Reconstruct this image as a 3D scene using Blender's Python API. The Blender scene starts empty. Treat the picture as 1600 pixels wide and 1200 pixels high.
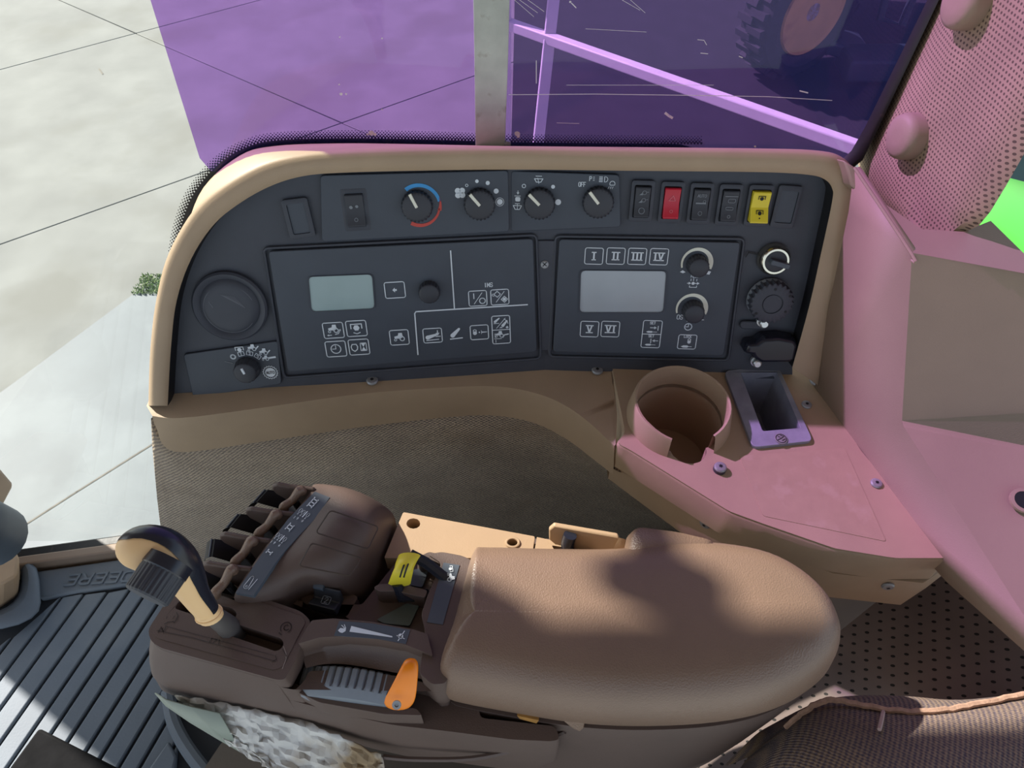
import bpy, bmesh, math, random
from mathutils import Vector as V, Matrix
from mathutils.geometry import tessellate_polygon
random.seed(7)
R = math.radians
sc = bpy.context.scene
COL = sc.collection

# ---------------------------------------------------------------- camera, sky, sun, exposure
F = 1109.0                       # focal length in pixels of the 1600 x 1200 frame
PITCH = R(50)
CAM = V((0, 0, 1.25))
cam = bpy.data.cameras.new('camera'); cam.sensor_width = 36; cam.lens = F / 1600 * 36
cam.clip_start = .01
camo = bpy.data.objects.new('camera', cam); COL.objects.link(camo)
camo.location = CAM; camo.rotation_euler = (R(90) - PITCH, 0, 0)
sc.camera = camo

world = bpy.data.worlds.new('sky'); sc.world = world; world.use_nodes = True
wn = world.node_tree.nodes; wl = world.node_tree.links
SUN = V((.80, -.50, -.77)).normalized()        # direction the sunlight travels
sky = wn.new('ShaderNodeTexSky'); sky.sky_type = 'HOSEK_WILKIE'
sky.sun_direction = -SUN; sky.turbidity = 4.5; sky.ground_albedo = .45
wn['Background'].inputs[1].default_value = 4.6
hs = wn.new('ShaderNodeHueSaturation'); hs.inputs['Saturation'].default_value = .62
wl.new(sky.outputs[0], hs.inputs['Color']); wl.new(hs.outputs[0], wn['Background'].inputs[0])

sun = bpy.data.lights.new('sun', 'SUN'); sun.energy = 8.9; sun.angle = R(1.0); sun.color = (1, .94, .86)
suno = bpy.data.objects.new('sun', sun); COL.objects.link(suno)
suno.rotation_euler = SUN.to_track_quat('-Z', 'Y').to_euler(); suno.location = (-4, 3, 5)

sc.view_settings.view_transform = 'Standard'; sc.view_settings.look = 'None'
sc.view_settings.gamma = 1; sc.view_settings.use_curve_mapping = False
sc.view_settings.exposure = 0.35

# ---------------------------------------------------------------- geometry helpers
cp, sp = math.cos(PITCH), math.sin(PITCH)
def ray(px, py):
    u, v = px - 800, 600 - py
    return V((u, F * cp + v * sp, -F * sp + v * cp))
def fwd_at(px, py, d):            # point at forward distance d
    return CAM + ray(px, py) * (d / F)
class Plane:
    def __init__(s, p, n, r=None):
        s.p, s.n = V(p), V(n).normalized()
        r = V(r) if r else V((1, 0, 0))
        s.r = (r - s.n * r.dot(s.n)).normalized(); s.w = s.n.cross(s.r)
    def at(s, px, py, off=0):
        d = ray(px, py)
        t = ((s.p + s.n * off - CAM).dot(s.n)) / d.dot(s.n)
        return CAM + d * t
    def frame(s, px, py, off=0, rot=0):       # local frame in about-pixel units
        c = s.at(px, py, off); k = (c - CAM).dot(V((0, cp, -sp))) / F
        ca, sa = math.cos(R(rot)), math.sin(R(rot))
        r = s.r * ca + s.w * sa; w = s.w * ca - s.r * sa
        f = lambda x, y, o=0: c + r * (x * k) + w * (y * k) + s.n * o
        f.k, f.c, f.n, f.r, f.w = k, c, s.n, r, w
        return f
def Z(z): return Plane((0, 0, z), (0, 0, 1))
def atz(px, py, z): return Z(z).at(px, py)

def cr(pts, n=6, closed=False):   # Catmull-Rom through the points
    P = [V(p) for p in pts]; N = len(P); out = []
    rng = range(N) if closed else range(N - 1)
    for i in rng:
        if closed: a, b, c, d = P[i - 1], P[i], P[(i + 1) % N], P[(i + 2) % N]
        else: a, b, c, d = P[max(i - 1, 0)], P[i], P[i + 1], P[min(i + 2, N - 1)]
        for j in range(n):
            t = j / n
            out.append(.5 * ((2 * b) + (c - a) * t + (2 * a - 5 * b + 4 * c - d) * t * t + (3 * b - a - 3 * c + d) * t ** 3))
    if not closed: out.append(P[-1])
    return out
def rrect(w, h, r, n=4, cx=0, cy=0):
    o = []
    for sx, sy, a0 in ((1, 1, 0), (-1, 1, 90), (-1, -1, 180), (1, -1, 270)):
        for j in range(n + 1):
            a = R(a0 + 90 * j / n)
            o.append((cx + sx * (w / 2 - r) + r * math.cos(a), cy + sy * (h / 2 - r) + r * math.sin(a)))
    return o
def rpoly(pts, r, n=3):           # 2D polygon with rounded corners
    o = []; P = [V(p) for p in pts]; N = len(P)
    for i in range(N):
        a, b, c = P[i - 1], P[i], P[(i + 1) % N]
        u, w = (a - b), (c - b); rr = min(r, u.length * .45, w.length * .45)
        p, q = b + u.normalized() * rr, b + w.normalized() * rr
        for j in range(n + 1):
            t = j / n; o.append(p * (1 - t) ** 2 + b * 2 * t * (1 - t) + q * t * t)
    return o
def circ(r, n=24, cx=0, cy=0, a0=0, a1=360):
    m = n if a1 - a0 == 360 else n + 1
    return [(cx + r * math.cos(R(a0 + (a1 - a0) * i / n)), cy + r * math.sin(R(a0 + (a1 - a0) * i / n))) for i in range(m)]

class MB:
    def __init__(s): s.v, s.f = [], []
    def add(s, vs, fs):
        o = len(s.v); s.v += [V(v) for v in vs]; s.f += [tuple(i + o for i in f) for f in fs]; return s
    def ngon(s, pts): return s.add(pts, [tuple(range(len(pts)))])
    def loft(s, rings, closed=True, cap0=False, cap1=False):
        n = len(rings[0]); vs = [p for r in rings for p in r]; fs = []
        for i in range(len(rings) - 1):
            for j in range(n if closed else n - 1):
                k = (j + 1) % n
                fs.append((i * n + j, i * n + k, (i + 1) * n + k, (i + 1) * n + j))
        if cap0: fs.append(tuple(range(n))[::-1])
        if cap1: fs.append(tuple((len(rings) - 1) * n + j for j in range(n)))
        return s.add(vs, fs)
    def prism(s, top, vec):
        vec = V(vec); return s.loft([[V(p) + vec for p in top], top], cap0=True, cap1=True)
    def plate(s, outer, holes, vec):     # polygon with holes, given thickness
        loops = [[V(p) for p in outer]] + [[V(p) for p in h] for h in holes]
        flat = [p for l in loops for p in l]; tris = tessellate_polygon(loops)
        vec = V(vec); n = len(flat)
        s.add(flat, tris); s.add([p + vec for p in flat], [t[::-1] for t in tris])
        for l in loops: s.loft([l, [p + vec for p in l]])
        return s
    def box(s, c, sx, sy, sz, rot=None):
        m = rot or Matrix.Identity(3); vs = []
        for a in (-.5, .5):
            for b in (-.5, .5):
                for d in (-.5, .5): vs.append(V(c) + m @ V((a * sx, b * sy, d * sz)))
        return s.add(vs, [(0, 1, 3, 2), (4, 6, 7, 5), (0, 4, 5, 1), (2, 3, 7, 6), (0, 2, 6, 4), (1, 5, 7, 3)])
    def lathe(s, prof, c, ax, n=28, teeth=None, xdir=None):
        ax = V(ax).normalized(); x = V(xdir) if xdir else ax.orthogonal()
        x = (x - ax * x.dot(ax)).normalized(); y = ax.cross(x); rings = []
        for k, (r, h) in enumerate(prof):
            ring = []
            for i in range(n):
                a = 2 * math.pi * i / n
                rr = r * (teeth if (teeth and k in s.tk and (i % 4) in (0, 1)) else 1)
                ring.append(V(c) + ax * h + (x * math.cos(a) + y * math.sin(a)) * max(rr, 1e-5))
            rings.append(ring)
        return s.loft(rings, cap0=True, cap1=True)
    tk = ()
    def tube(s, path, r, n=8):
        P = [V(p) for p in path]; rings = []; up = None
        for i, p in enumerate(P):
            t = (P[min(i + 1, len(P) - 1)] - P[max(i - 1, 0)]).normalized()
            if up is None: up = t.orthogonal().normalized()
            up = (up - t * up.dot(t)).normalized(); b = t.cross(up)
            rr = r[i] if isinstance(r, (list, tuple)) else r
            rings.append([p + (up * math.cos(2 * math.pi * j / n) + b * math.sin(2 * math.pi * j / n)) * rr for j in range(n)])
        return s.loft(rings, cap0=True, cap1=True)
    def stroke(s, f, pts, w, closed=False, off=.0004):    # flat printed line through mapper f
        P = [V((p[0], p[1])) for p in pts]; N = len(P)
        for i in range(N if closed else N - 1):
            a, b = P[i], P[(i + 1) % N]; d = b - a
            if d.length < 1e-6: continue
            d.normalize(); q = V((-d.y, d.x)) * w / 2; e = d * w * .35
            s.ngon([f(*(a - e + q), off), f(*(a - e - q), off), f(*(b + e - q), off), f(*(b + e + q), off)])
        return s
    def fill(s, f, pts, off=.0004): return s.ngon([f(p[0], p[1], off) for p in pts])

ROOT = {}
def new_obj(name, mesh, parent):
    o = bpy.data.objects.new(name, mesh); COL.objects.link(o)
    if parent is not None: o.parent = parent
    return o
def base_of(o):
    while o is not None:
        if o.name in ROOT: return ROOT[o.name]
        o = o.parent
    return V((0, 0, 0))
def build(mb, name, mat, parent=None, bevel=0, seg=2, sub=0, smooth=35, solid=0, recalc=True):
    b = base_of(parent) if parent is not None else V((0, 0, 0))
    me = bpy.data.meshes.new(name)
    if parent is None:                      # a mesh thing of its own: origin at its base
        xs = [v.x for v in mb.v]; ys = [v.y for v in mb.v]
        b = V(((min(xs) + max(xs)) / 2, (min(ys) + max(ys)) / 2, min(v.z for v in mb.v)))
    me.from_pydata([v - b for v in mb.v], [], mb.f); me.validate()
    bm = bmesh.new(); bm.from_mesh(me)
    bmesh.ops.remove_doubles(bm, verts=bm.verts, dist=1e-6)
    if recalc: bmesh.ops.recalc_face_normals(bm, faces=bm.faces)
    bm.to_mesh(me); bm.free()
    me.materials.append(mat)
    for p in me.polygons: p.use_smooth = True
    if smooth < 180: me.set_sharp_from_angle(angle=R(smooth))
    o = new_obj(name, me, parent)
    if parent is None: o.location = b; ROOT[o.name] = b
    if solid:
        m = o.modifiers.new('thickness', 'SOLIDIFY'); m.thickness = solid; m.offset = -1
    if bevel:
        m = o.modifiers.new('bevel', 'BEVEL'); m.width = bevel; m.segments = seg; m.limit_method = 'ANGLE'; m.angle_limit = R(35)
    if sub:
        m = o.modifiers.new('smooth', 'SUBSURF'); m.levels = sub; m.render_levels = sub
    return o
def thing(name, label, cat, loc, group=None):
    o = bpy.data.objects.new(name, None); COL.objects.link(o); o.location = loc; o.empty_display_size = .05
    ROOT[o.name] = V(loc); return tag(o, label, cat, group)
def tag(o, label, cat=None, group=None):
    o['label'] = label
    if cat: o['category'] = cat
    if group: o['group'] = group
    return o
def structure(o, label=None):
    o['kind'] = 'structure'
    if label: o['label'] = label
    return o
def copy_part(o, parent, loc, rot=None):
    c = o.copy(); COL.objects.link(c); c.parent = parent; c.location = loc
    if rot is not None: c.rotation_euler = rot
    return c

# ---------------------------------------------------------------- materials
def lin(h):
    h = h.lstrip('#'); o = []
    for i in (0, 2, 4):
        c = int(h[i:i + 2], 16) / 255; o.append(c / 12.92 if c <= .04045 else ((c + .055) / 1.055) ** 2.4)
    return o
def mat(name, col, rough=.5, var=.12, vs=25, bump=0, bs=300, metal=0, spec=.5, voro=False, col2=None, c2s=8, c2t=.55):
    m = bpy.data.materials.new(name); m.use_nodes = True; nt = m.node_tree; n, l = nt.nodes, nt.links
    b = n['Principled BSDF']; c = lin(col) if isinstance(col, str) else col
    tc = n.new('ShaderNodeTexCoord')
    nz = n.new('ShaderNodeTexNoise'); nz.inputs['Scale'].default_value = vs; nz.inputs['Detail'].default_value = 4
    l.new(tc.outputs['Object'], nz.inputs['Vector'])
    rp = n.new('ShaderNodeValToRGB'); e = rp.color_ramp.elements
    e[0].position, e[1].position = .3, .7
    e[0].color = [x * (1 - var) for x in c] + [1]; e[1].color = [min(1, x * (1 + var)) for x in c] + [1]
    l.new(nz.outputs[0], rp.inputs[0]); out = rp.outputs[0]
    if col2:
        n2 = n.new('ShaderNodeTexNoise'); n2.inputs['Scale'].default_value = c2s; n2.inputs['Detail'].default_value = 6
        l.new(tc.outputs['Object'], n2.inputs['Vector'])
        r2 = n.new('ShaderNodeValToRGB'); r2.color_ramp.elements[0].position = c2t; r2.color_ramp.elements[1].position = c2t + .15
        l.new(n2.outputs[0], r2.inputs[0])
        mx = n.new('ShaderNodeMixRGB'); l.new(r2.outputs[0], mx.inputs[0]); l.new(out, mx.inputs[1])
        mx.inputs[2].default_value = lin(col2) + [1]; out = mx.outputs[0]
    l.new(out, b.inputs['Base Color'])
    b.inputs['Roughness'].default_value = rough; b.inputs['Metallic'].default_value = metal
    b.inputs['Specular IOR Level'].default_value = spec
    if bump:
        if voro:
            t = n.new('ShaderNodeTexVoronoi'); t.feature = 'F1'
        else:
            t = n.new('ShaderNodeTexNoise'); t.inputs['Detail'].default_value = 3
        t.inputs['Scale'].default_value = bs; l.new(tc.outputs['Object'], t.inputs['Vector'])
        bp = n.new('ShaderNodeBump'); bp.inputs['Strength'].default_value = bump; bp.inputs['Distance'].default_value = .001
        l.new(t.outputs[0], bp.inputs['Height']); l.new(bp.outputs[0], b.inputs['Normal'])
    return m
def nmath(nt, op, a, b=None, c=None):
    x = nt.nodes.new('ShaderNodeMath'); x.operation = op
    for i, q in enumerate((a, b, c)):
        if q is None: continue
        if isinstance(q, (int, float)): x.inputs[i].default_value = q
        else: nt.links.new(q, x.inputs[i])
    return x.outputs[0]
def pattern_mat(name, col, dark, axes, pitch, kind='holes', rad=.28, rough=.7, stretch=1, var=.15, dust=None, shear=0):
    m = mat(name, col, rough, var, 15, col2=dust, c2s=6, c2t=.52); nt = m.node_tree; n, l = nt.nodes, nt.links
    b = n['Principled BSDF']; base = b.inputs['Base Color'].links[0].from_socket
    tc = n.new('ShaderNodeTexCoord'); sx = n.new('ShaderNodeSeparateXYZ'); l.new(tc.outputs['Object'], sx.inputs[0])
    u, v = sx.outputs[axes[0]], sx.outputs[axes[1]]
    if shear: u = nmath(nt, 'ADD', u, nmath(nt, 'MULTIPLY', v, shear))
    if kind == 'holes':
        row = nmath(nt, 'FLOOR', nmath(nt, 'DIVIDE', v, pitch))
        sh = nmath(nt, 'MULTIPLY', nmath(nt, 'MODULO', nmath(nt, 'ADD', row, 10000), 2), .5)
        fu = nmath(nt, 'SUBTRACT', nmath(nt, 'FRACT', nmath(nt, 'ADD', nmath(nt, 'DIVIDE', u, pitch * stretch), sh)), .5)
        fv = nmath(nt, 'SUBTRACT', nmath(nt, 'FRACT', nmath(nt, 'DIVIDE', v, pitch)), .5)
        d = nmath(nt, 'SQRT', nmath(nt, 'ADD', nmath(nt, 'POWER', fu, 2), nmath(nt, 'POWER', fv, 2)))
        mask = nmath(nt, 'LESS_THAN', d, rad); hgt = nmath(nt, 'SUBTRACT', 1, mask); k = 1
    else:
        nz = n.new('ShaderNodeTexNoise'); nz.inputs['Scale'].default_value = 60; l.new(tc.outputs['Object'], nz.inputs['Vector'])
        wob = nmath(nt, 'MULTIPLY', nmath(nt, 'SUBTRACT', nz.outputs[0], .5), 3.0)
        a = nmath(nt, 'SINE', nmath(nt, 'ADD', nmath(nt, 'MULTIPLY', u, 2 * math.pi / pitch), wob))
        c = nmath(nt, 'SINE', nmath(nt, 'ADD', nmath(nt, 'MULTIPLY', v, 2 * math.pi / pitch), wob))
        pr = nmath(nt, 'MULTIPLY', a, c)
        nz2 = n.new('ShaderNodeTexNoise'); nz2.inputs['Scale'].default_value = 500; l.new(tc.outputs['Object'], nz2.inputs['Vector'])
        w = nmath(nt, 'ADD', nmath(nt, 'MULTIPLY', pr, .6), nmath(nt, 'MULTIPLY_ADD', nz2.outputs[0], 1.6, -.3))
        hgt = w; mask = nmath(nt, 'SUBTRACT', 1, w)
        mask = n.new('ShaderNodeClamp').outputs[0]; l.new(nmath(nt, 'SUBTRACT', 1, w), mask.node.inputs[0])
    mx = n.new('ShaderNodeMixRGB'); l.new(mask, mx.inputs[0]); l.new(base, mx.inputs[1]); mx.inputs[2].default_value = lin(dark) + [1]
    l.new(mx.outputs[0], b.inputs['Base Color'])
    bp = n.new('ShaderNodeBump'); bp.inputs['Strength'].default_value = .6; bp.inputs['Distance'].default_value = .001
    l.new(hgt, bp.inputs['Height']); l.new(bp.outputs[0], b.inputs['Normal'])
    return m

TAN = mat('tan_plastic', 'ab957a', .55, .06, 18, .15, 900)
TANP = mat('tan_panel', '978371', .6, .06, 12, .15, 700, col2='9f8a77', c2s=5)
BEIGE = mat('beige_plastic', 'a88c6e', .55, .06, 18, .1, 700)
BROWN = mat('brown_plastic', '5b4b44', .5, .07, 14, .2, 900)
LEATHER = mat('brown_vinyl', '7d6656', .38, .06, 14, .25, 800, voro=True)
BLACK = mat('black_plastic', '41454e', .55, .08, 30, .15, 900)
DEEP = mat('black_recess', '15161a', .6, .05)
PANEL = mat('membrane_panel', '444b55', .5, .06, 25, .1, 900)
KNOB = mat('knob_black', '373a41', .5, .05)
PRINT = mat('white_print', 'dfe8ee', .6, .02)
BONE = mat('cream_print', 'eceedd', .6, .02)
PALE = mat('dim_print', '7f868d', .6, .02)
BLUE = mat('blue_print', '3f9fe0', .5, .02)
REDP = mat('red_print', 'c9483c', .5, .02)
RED = mat('red_switch', 'c41f36', .35, .04)
YELLOW = mat('yellow_plastic', 'ead83a', .4, .04)
ORANGE = mat('orange_plastic', 'f5870c', .35, .04)
SCREEN1 = mat('lcd_green_grey', '9db4b4', .18, .04, 30)
SCREEN2 = mat('lcd_grey', 'a9b2b8', .18, .04, 30)
STEEL = mat('screw_steel', '9a9c9d', .4, .1, 60, metal=.35)
ZINC = mat('zinc_bolt', 'd0d6d6', .3, .1, 60, metal=.8)
CHROME = mat('chrome', 'cfc9b8', .2, .05, 60, metal=1)
DIECAST = mat('die_cast', '8b909c', .5, .15, 60, .4, 150, metal=.05)
RUBBER = mat('grey_rubber', '6a737c', .6, .12, 6, .2, 300, col2='81878a', c2s=3, c2t=.56)
GROOVE = mat('groove_rubber', '23262b', .8, .1)
SEAL = mat('black_seal', '17181a', .45, .2, 50, .3, 90, col2='5d4c46', c2s=45, c2t=.62)
CREAM = mat('cream_grip', 'ecc48e', .42, .03, 14)
GLOSSB = mat('gloss_black', '22252f', .25, .05)
GREYW = mat('grey_wheel', '7d858e', .45, .05)
DECAL = mat('decal_blue_grey', '4d5660', .45, .06)
CONCRETE = mat('concrete', '7b7d79', .85, .12, 3.0, .3, 40, col2='72736d', c2s=1.3, c2t=.52)
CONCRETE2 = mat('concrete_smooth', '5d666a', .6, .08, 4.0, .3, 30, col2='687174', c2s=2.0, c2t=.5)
JOINT = mat('joint_dirt', '77736a', .95, .2, 30)
YARDSHADE = mat('yard_shade', '1b1b1f', .9, .3, 5, .5, 60)  # near-black ground colour stands in for the shade over the yard
GRASS = mat('grass', '7f9463', .9, .3, 40, 1, 80)
TYRE = mat('tyre_black', '26272a', .85, .15, 20, .4, 60)
RIMM = mat('rim_yellow', 'c8a85a', .5, .1, 8, col2='a07a48', c2s=5)
WHITEM = mat('white_painted_steel', 'd8d6d4', .5, .05, 10)
GREENM = mat('green_paint', '3f9a2c', .3, .04, 6)
TEAL = mat('dark_machine', '23393a', .6, .1)
STRIP = mat('galvanised_strip', 'b4bcb2', .6, .14, 35, .4, 120, metal=.1, col2='8d887a', c2s=60, c2t=.58)
FABRIC = pattern_mat('woven_fabric', 'c6b49b', '6a615c', (0, 2), .0062, 'weave', rough=.9, dust='a89478')
SEATFAB = pattern_mat('seat_mesh_fabric', '8f7a68', '4d4450', (0, 1), .0040, 'weave', rough=.9, dust='a58a62', shear=.3)
PERF = pattern_mat('perforated_tan', '9d8871', '57493c', (1, 2), .0042, 'holes', .27, .7)
PERFD = pattern_mat('perforated_brown', '6d5f5a', '171412', (0, 1), .0095, 'holes', .16, .8, stretch=1.3, shear=.4)
FOAM = mat('torn_wrap', 'c9c8c4', .7, .15, 30, .8, 60, col2='8f7a5c', c2s=14, c2t=.52)
FILMGREEN = mat('pale_green_wrap', '929c90', .45, .1, 20)
def glass_mat(name, tint, gloss, haze, hazecol, rough=.03):
    m = bpy.data.materials.new(name); m.use_nodes = True; n, l = m.node_tree.nodes, m.node_tree.links
    n.remove(n['Principled BSDF']); o = n['Material Output']
    t = n.new('ShaderNodeBsdfTransparent'); t.inputs[0].default_value = list(tint) + [1]
    g = n.new('ShaderNodeBsdfGlossy'); g.inputs['Roughness'].default_value = rough; g.inputs[0].default_value = (1, 1, 1, 1)
    d = n.new('ShaderNodeBsdfTranslucent'); d.inputs[0].default_value = list(hazecol) + [1]
    d2 = n.new('ShaderNodeBsdfDiffuse'); d2.inputs[0].default_value = list(hazecol) + [1]
    a = n.new('ShaderNodeMixShader'); a.inputs[0].default_value = .5; l.new(d.outputs[0], a.inputs[1]); l.new(d2.outputs[0], a.inputs[2])
    b = n.new('ShaderNodeMixShader'); b.inputs[0].default_value = haze; l.new(t.outputs[0], b.inputs[1]); l.new(a.outputs[0], b.inputs[2])
    fr = n.new('ShaderNodeLayerWeight'); fr.inputs[0].default_value = .5
    k = nmath(m.node_tree, 'ADD', nmath(m.node_tree, 'MULTIPLY', nmath(m.node_tree, 'POWER', fr.outputs['Facing'], 4), gloss), .035 * gloss)
    c = n.new('ShaderNodeMixShader'); l.new(k, c.inputs[0]); l.new(b.outputs[0], c.inputs[1]); l.new(g.outputs[0], c.inputs[2])
    l.new(c.outputs[0], o.inputs[0]); return m
GLASS = glass_mat('window_glass', (.95, .97, .95), .8, .0, (1, 1, 1))
FILM = glass_mat('purple_film', (.46, .25, .66), .6, .06, (.09, .13, .62))

# ================================================================ reference planes of the cab
YAW_L, YAW_R, LEAN = R(5), R(-2.5), R(22)
D0 = fwd_at(852, 420, .75)
def facet(y):
    r = V((math.cos(y), math.sin(y), 0)); h = V((-math.sin(y), math.cos(y), 0))
    w = h * math.sin(LEAN) + V((0, 0, 1)) * math.cos(LEAN)
    return Plane(D0, r.cross(w), r)
DL, DR = facet(YAW_L), facet(YAW_R)
def dash(px, py, off=0): return (DL if px < 852 else DR).at(px, py, off)
def dframe(px, py, off=0, rot=0): return (DL if px < 852 else DR).frame(px, py, off, rot)
GL = Plane((0, .64, 0), (0, -1, .06))             # window glass
GZ = -1.35                                        # ground outside
gnd = lambda x, y, o=0: atz(x, y, GZ + o)

# ================================================================ outside ground
mb = MB(); mb.prism([(-14, .2, GZ - .010), (16, .2, GZ - .010), (16, 22, GZ - .010), (-14, 22, GZ - .010)], (0, 0, -.2))
ground = structure(build(mb, 'floor_ground', JOINT), 'dirty ground showing in the joints between the concrete slabs')
A, B = gnd(212, 52), gnd(534, 192)
e1 = (B - A); L1 = e1.length; e1.normalize()
e2 = (gnd(417, 0) - gnd(0, 112)).normalized(); L2 = 3.4
g = .0035
for i in range(-3, 4):
    for j in range(-2, 4):
        if i > 1 and j > 1: continue
        o = A + e1 * (i * L1) + e2 * (j * L2)
        q = [o + e1 * g + e2 * g, o + e1 * (L1 - g) + e2 * g, o + e1 * (L1 - g) + e2 * (L2 - g), o + e1 * g + e2 * (L2 - g)]
        if max(p.y for p in q) < .9 or min(p.y for p in q) > 16: continue
        mb = MB().prism(q, (0, 0, -.0098))
        build(mb, 'concrete_slab', CONCRETE, ground, bevel=.003, seg=1)
# smoother bluish apron beside the tractor
mb = MB().prism([gnd(*p, .012) for p in ((-120, 700), (30, 592), (240, 436), (420, 300), (500, 900), (-200, 1100))], (0, 0, -.01))
build(mb, 'smooth_apron', CONCRETE2, ground)
mb = MB().stroke(lambda x, y, o=0: gnd(x, y, .013 + o), [(20, 832), (120, 768), (300, 655)], 2.2)
build(mb, 'apron_joint', JOINT, ground)
mb = MB()
mb.stroke(lambda x, y, o=0: gnd(x, y, .002 + o), [(155, 108), (160, 115)], 2.5)
build(mb, 'crack', JOINT, ground)
# yard floor, its shade put into the dark colour
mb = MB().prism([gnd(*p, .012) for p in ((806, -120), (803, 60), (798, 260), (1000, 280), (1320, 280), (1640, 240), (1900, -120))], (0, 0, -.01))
build(mb, 'shaded_yard_floor', YARDSHADE, ground)
# grass tuft
mb = MB(); c = gnd(236, 446, .015); rnd = random.Random(3)
for i in range(700):
    p = c + V((rnd.uniform(-.08, .09), rnd.uniform(-.07, .09), 0)); a = rnd.uniform(0, 6.28); h = rnd.uniform(.006, .016)
    d = V((math.cos(a), math.sin(a), 0)) * .005; lean = V((rnd.uniform(-.012, .012), rnd.uniform(-.012, .012), h))
    mb.add([p - d, p + d, p + lean], [(0, 1, 2)])
gr = build(mb, 'grass', GRASS); gr['kind'] = 'stuff'; tag(gr, 'small patch of green grass beside the bluish concrete apron', 'grass')

# ---------------------------------------------------------------- white steel gate outside
t = thing('steel_gate', 'white painted steel frame with post and diagonal bar outside the purple window', 'gate', (fwd_at(843, 205, 2.6).x, fwd_at(843, 205, 2.6).y, GZ + .012))
b0 = fwd_at(843, 205, 2.6); tp = fwd_at(867, -20, 2.4); dv = (tp - b0).normalized()
pb = b0 - dv * ((b0.z - GZ - .012) / dv.z); pt = tp + dv * .6
def bar(p, q, w, h):
    d = (q - p).normalized(); x = d.cross(V((0, 0, 1))) if abs(d.z) < .9 else V((1, 0, 0))
    x = (x - d * x.dot(d)).normalized(); y = d.cross(x)
    r = [(-w / 2, -h / 2), (w / 2, -h / 2), (w / 2, h / 2), (-w / 2, h / 2)]
    return MB().loft([[p + x * a + y * b for a, b in r], [q + x * a + y * b for a, b in r]], cap0=True, cap1=True)
build(bar(pb, pt, .04, .04), 'post', WHITEM, t, bevel=.004)
da, db = fwd_at(790, 36, 2.55), fwd_at(1345, 233, 1.95)
build(bar(da, db, .034, .034), 'diagonal_bar', WHITEM, t, bevel=.004)
build(bar(V((da.x, da.y, GZ)), da + V((0, 0, .6)), .04, .04), 'post', WHITEM, t, bevel=.004)
build(bar(V((db.x, db.y, GZ)), db, .04, .04), 'post', WHITEM, t, bevel=.004)

# ---------------------------------------------------------------- parked machine outside
wc = gnd(1232, 128); wr = .47
t = thing('parked_tractor', 'dark parked machine with a large lugged tyre on a yellowish rim', 'tractor', (wc.x, wc.y, GZ))
c = V((wc.x, wc.y + .15, GZ + wr)); ax = V((.5, -.87, 0)).normalized()
xd = V((0, 0, 1)); yd = ax.cross(xd)
ty = MB().lathe([(.29, -.12), (.30, .11), (.36, .14), (.43, .12), (.45, .07), (.45, -.12), (.4, -.16), (.29, -.16)], c, ax, 40)
tyo = build(ty, 'tyre', TYRE, t)
lug = MB()
for i in range(26):
    for s_ in (1, -1):
        a = 2 * math.pi * (i + (.5 if s_ < 0 else 0)) / 26
        rd = xd * math.cos(a) + yd * math.sin(a); tg = -xd * math.sin(a) + yd * math.cos(a)
        m = Matrix((rd, tg, ax)).transposed()
        lug.box(c + rd * .455 + ax * (.05 * s_ - .02), .05, .045, .14, m)
build(lug, 'lugs', TYRE, tyo)
build(MB().lathe([(.295, .10), (.285, .12), (.26, .08), (.22, .01), (.14, .0), (.11, .05), (.11, -.1), (.295, -.1)], c, ax, 36), 'rim', RIMM, t)
build(MB().lathe([(.105, .0), (.10, .07), (.06, .08), (.06, .1), (.02, .1)], c, ax, 20), 'hub', WHITEM, t)
bd = MB().prism([c + V((.15, .5, -.1)), c + V((1.3, .3, -.1)), c + V((1.5, 1.4, -.1)), c + V((.3, 1.6, -.1))], (0, 0, 1.3))
build(bd, 'body', TEAL, t, bevel=.03)
bd = MB().tube([c + V((.55, .1, .5)), c + V((.6, .05, -.1)), c + V((.75, .0, -.12)), c + V((.8, .1, .6))], .03)
build(bd, 'step_frame', TEAL, t)
build(MB().box(c + V((.62, -.1, -.35)), .5, .3, .16), 'step', TEAL, t, bevel=.02)
build(MB().prism([c + V((.02, .1, -.3)), c + V((.6, -.1, -.4)), c + V((.6, .3, -.4)), c + V((.02, .3, -.3))], (0, 0, .1)), 'axle', TEAL, t, bevel=.02)

# ---------------------------------------------------------------- own rear fender behind the pillar
fg = [(-.05, .0), (.15, .06), (.4, .08), (.7, 0.02), (.95, -.18)]
p0 = fwd_at(1530, 345, 1.15); p1 = fwd_at(1640, 440, 1.0); p2 = fwd_at(1560, 272, 1.5); p3 = fwd_at(1720, 330, 1.4)
nrm = (p1 - p0).cross(p2 - p0).normalized(); nrm = nrm if nrm.z > 0 else -nrm
fd = MB(); rings = []
for k in range(7):
    s_ = k / 6; a, b = p0.lerp(p2, s_) , p1.lerp(p3, s_); bulge = nrm * (.03 * math.sin(math.pi * s_))
    rings.append([a + (a - b) * .35 - nrm * .10, a + (a - b) * .28 + bulge - nrm * .02, a + bulge, a.lerp(b, .5) + bulge * 1.4, b + bulge, b + (b - a) * 1.0 + bulge])
fd.loft(rings, closed=False)
o = build(fd, 'rear_fender', GREENM, None, solid=.01, sub=1); tag(o, 'glossy bright green fender panel outside behind the perforated pillar', 'fender')
q = [fwd_at(*p, 2.2) for p in ((1535, 330), (1680, 300), (1680, 200), (1545, 210))]
o = build(MB().prism(q, (.3, .6, 0)), 'machine_body', TEAL, None, bevel=.02); tag(o, 'dark teal machine part outside above the green fender', 'machine')

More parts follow.
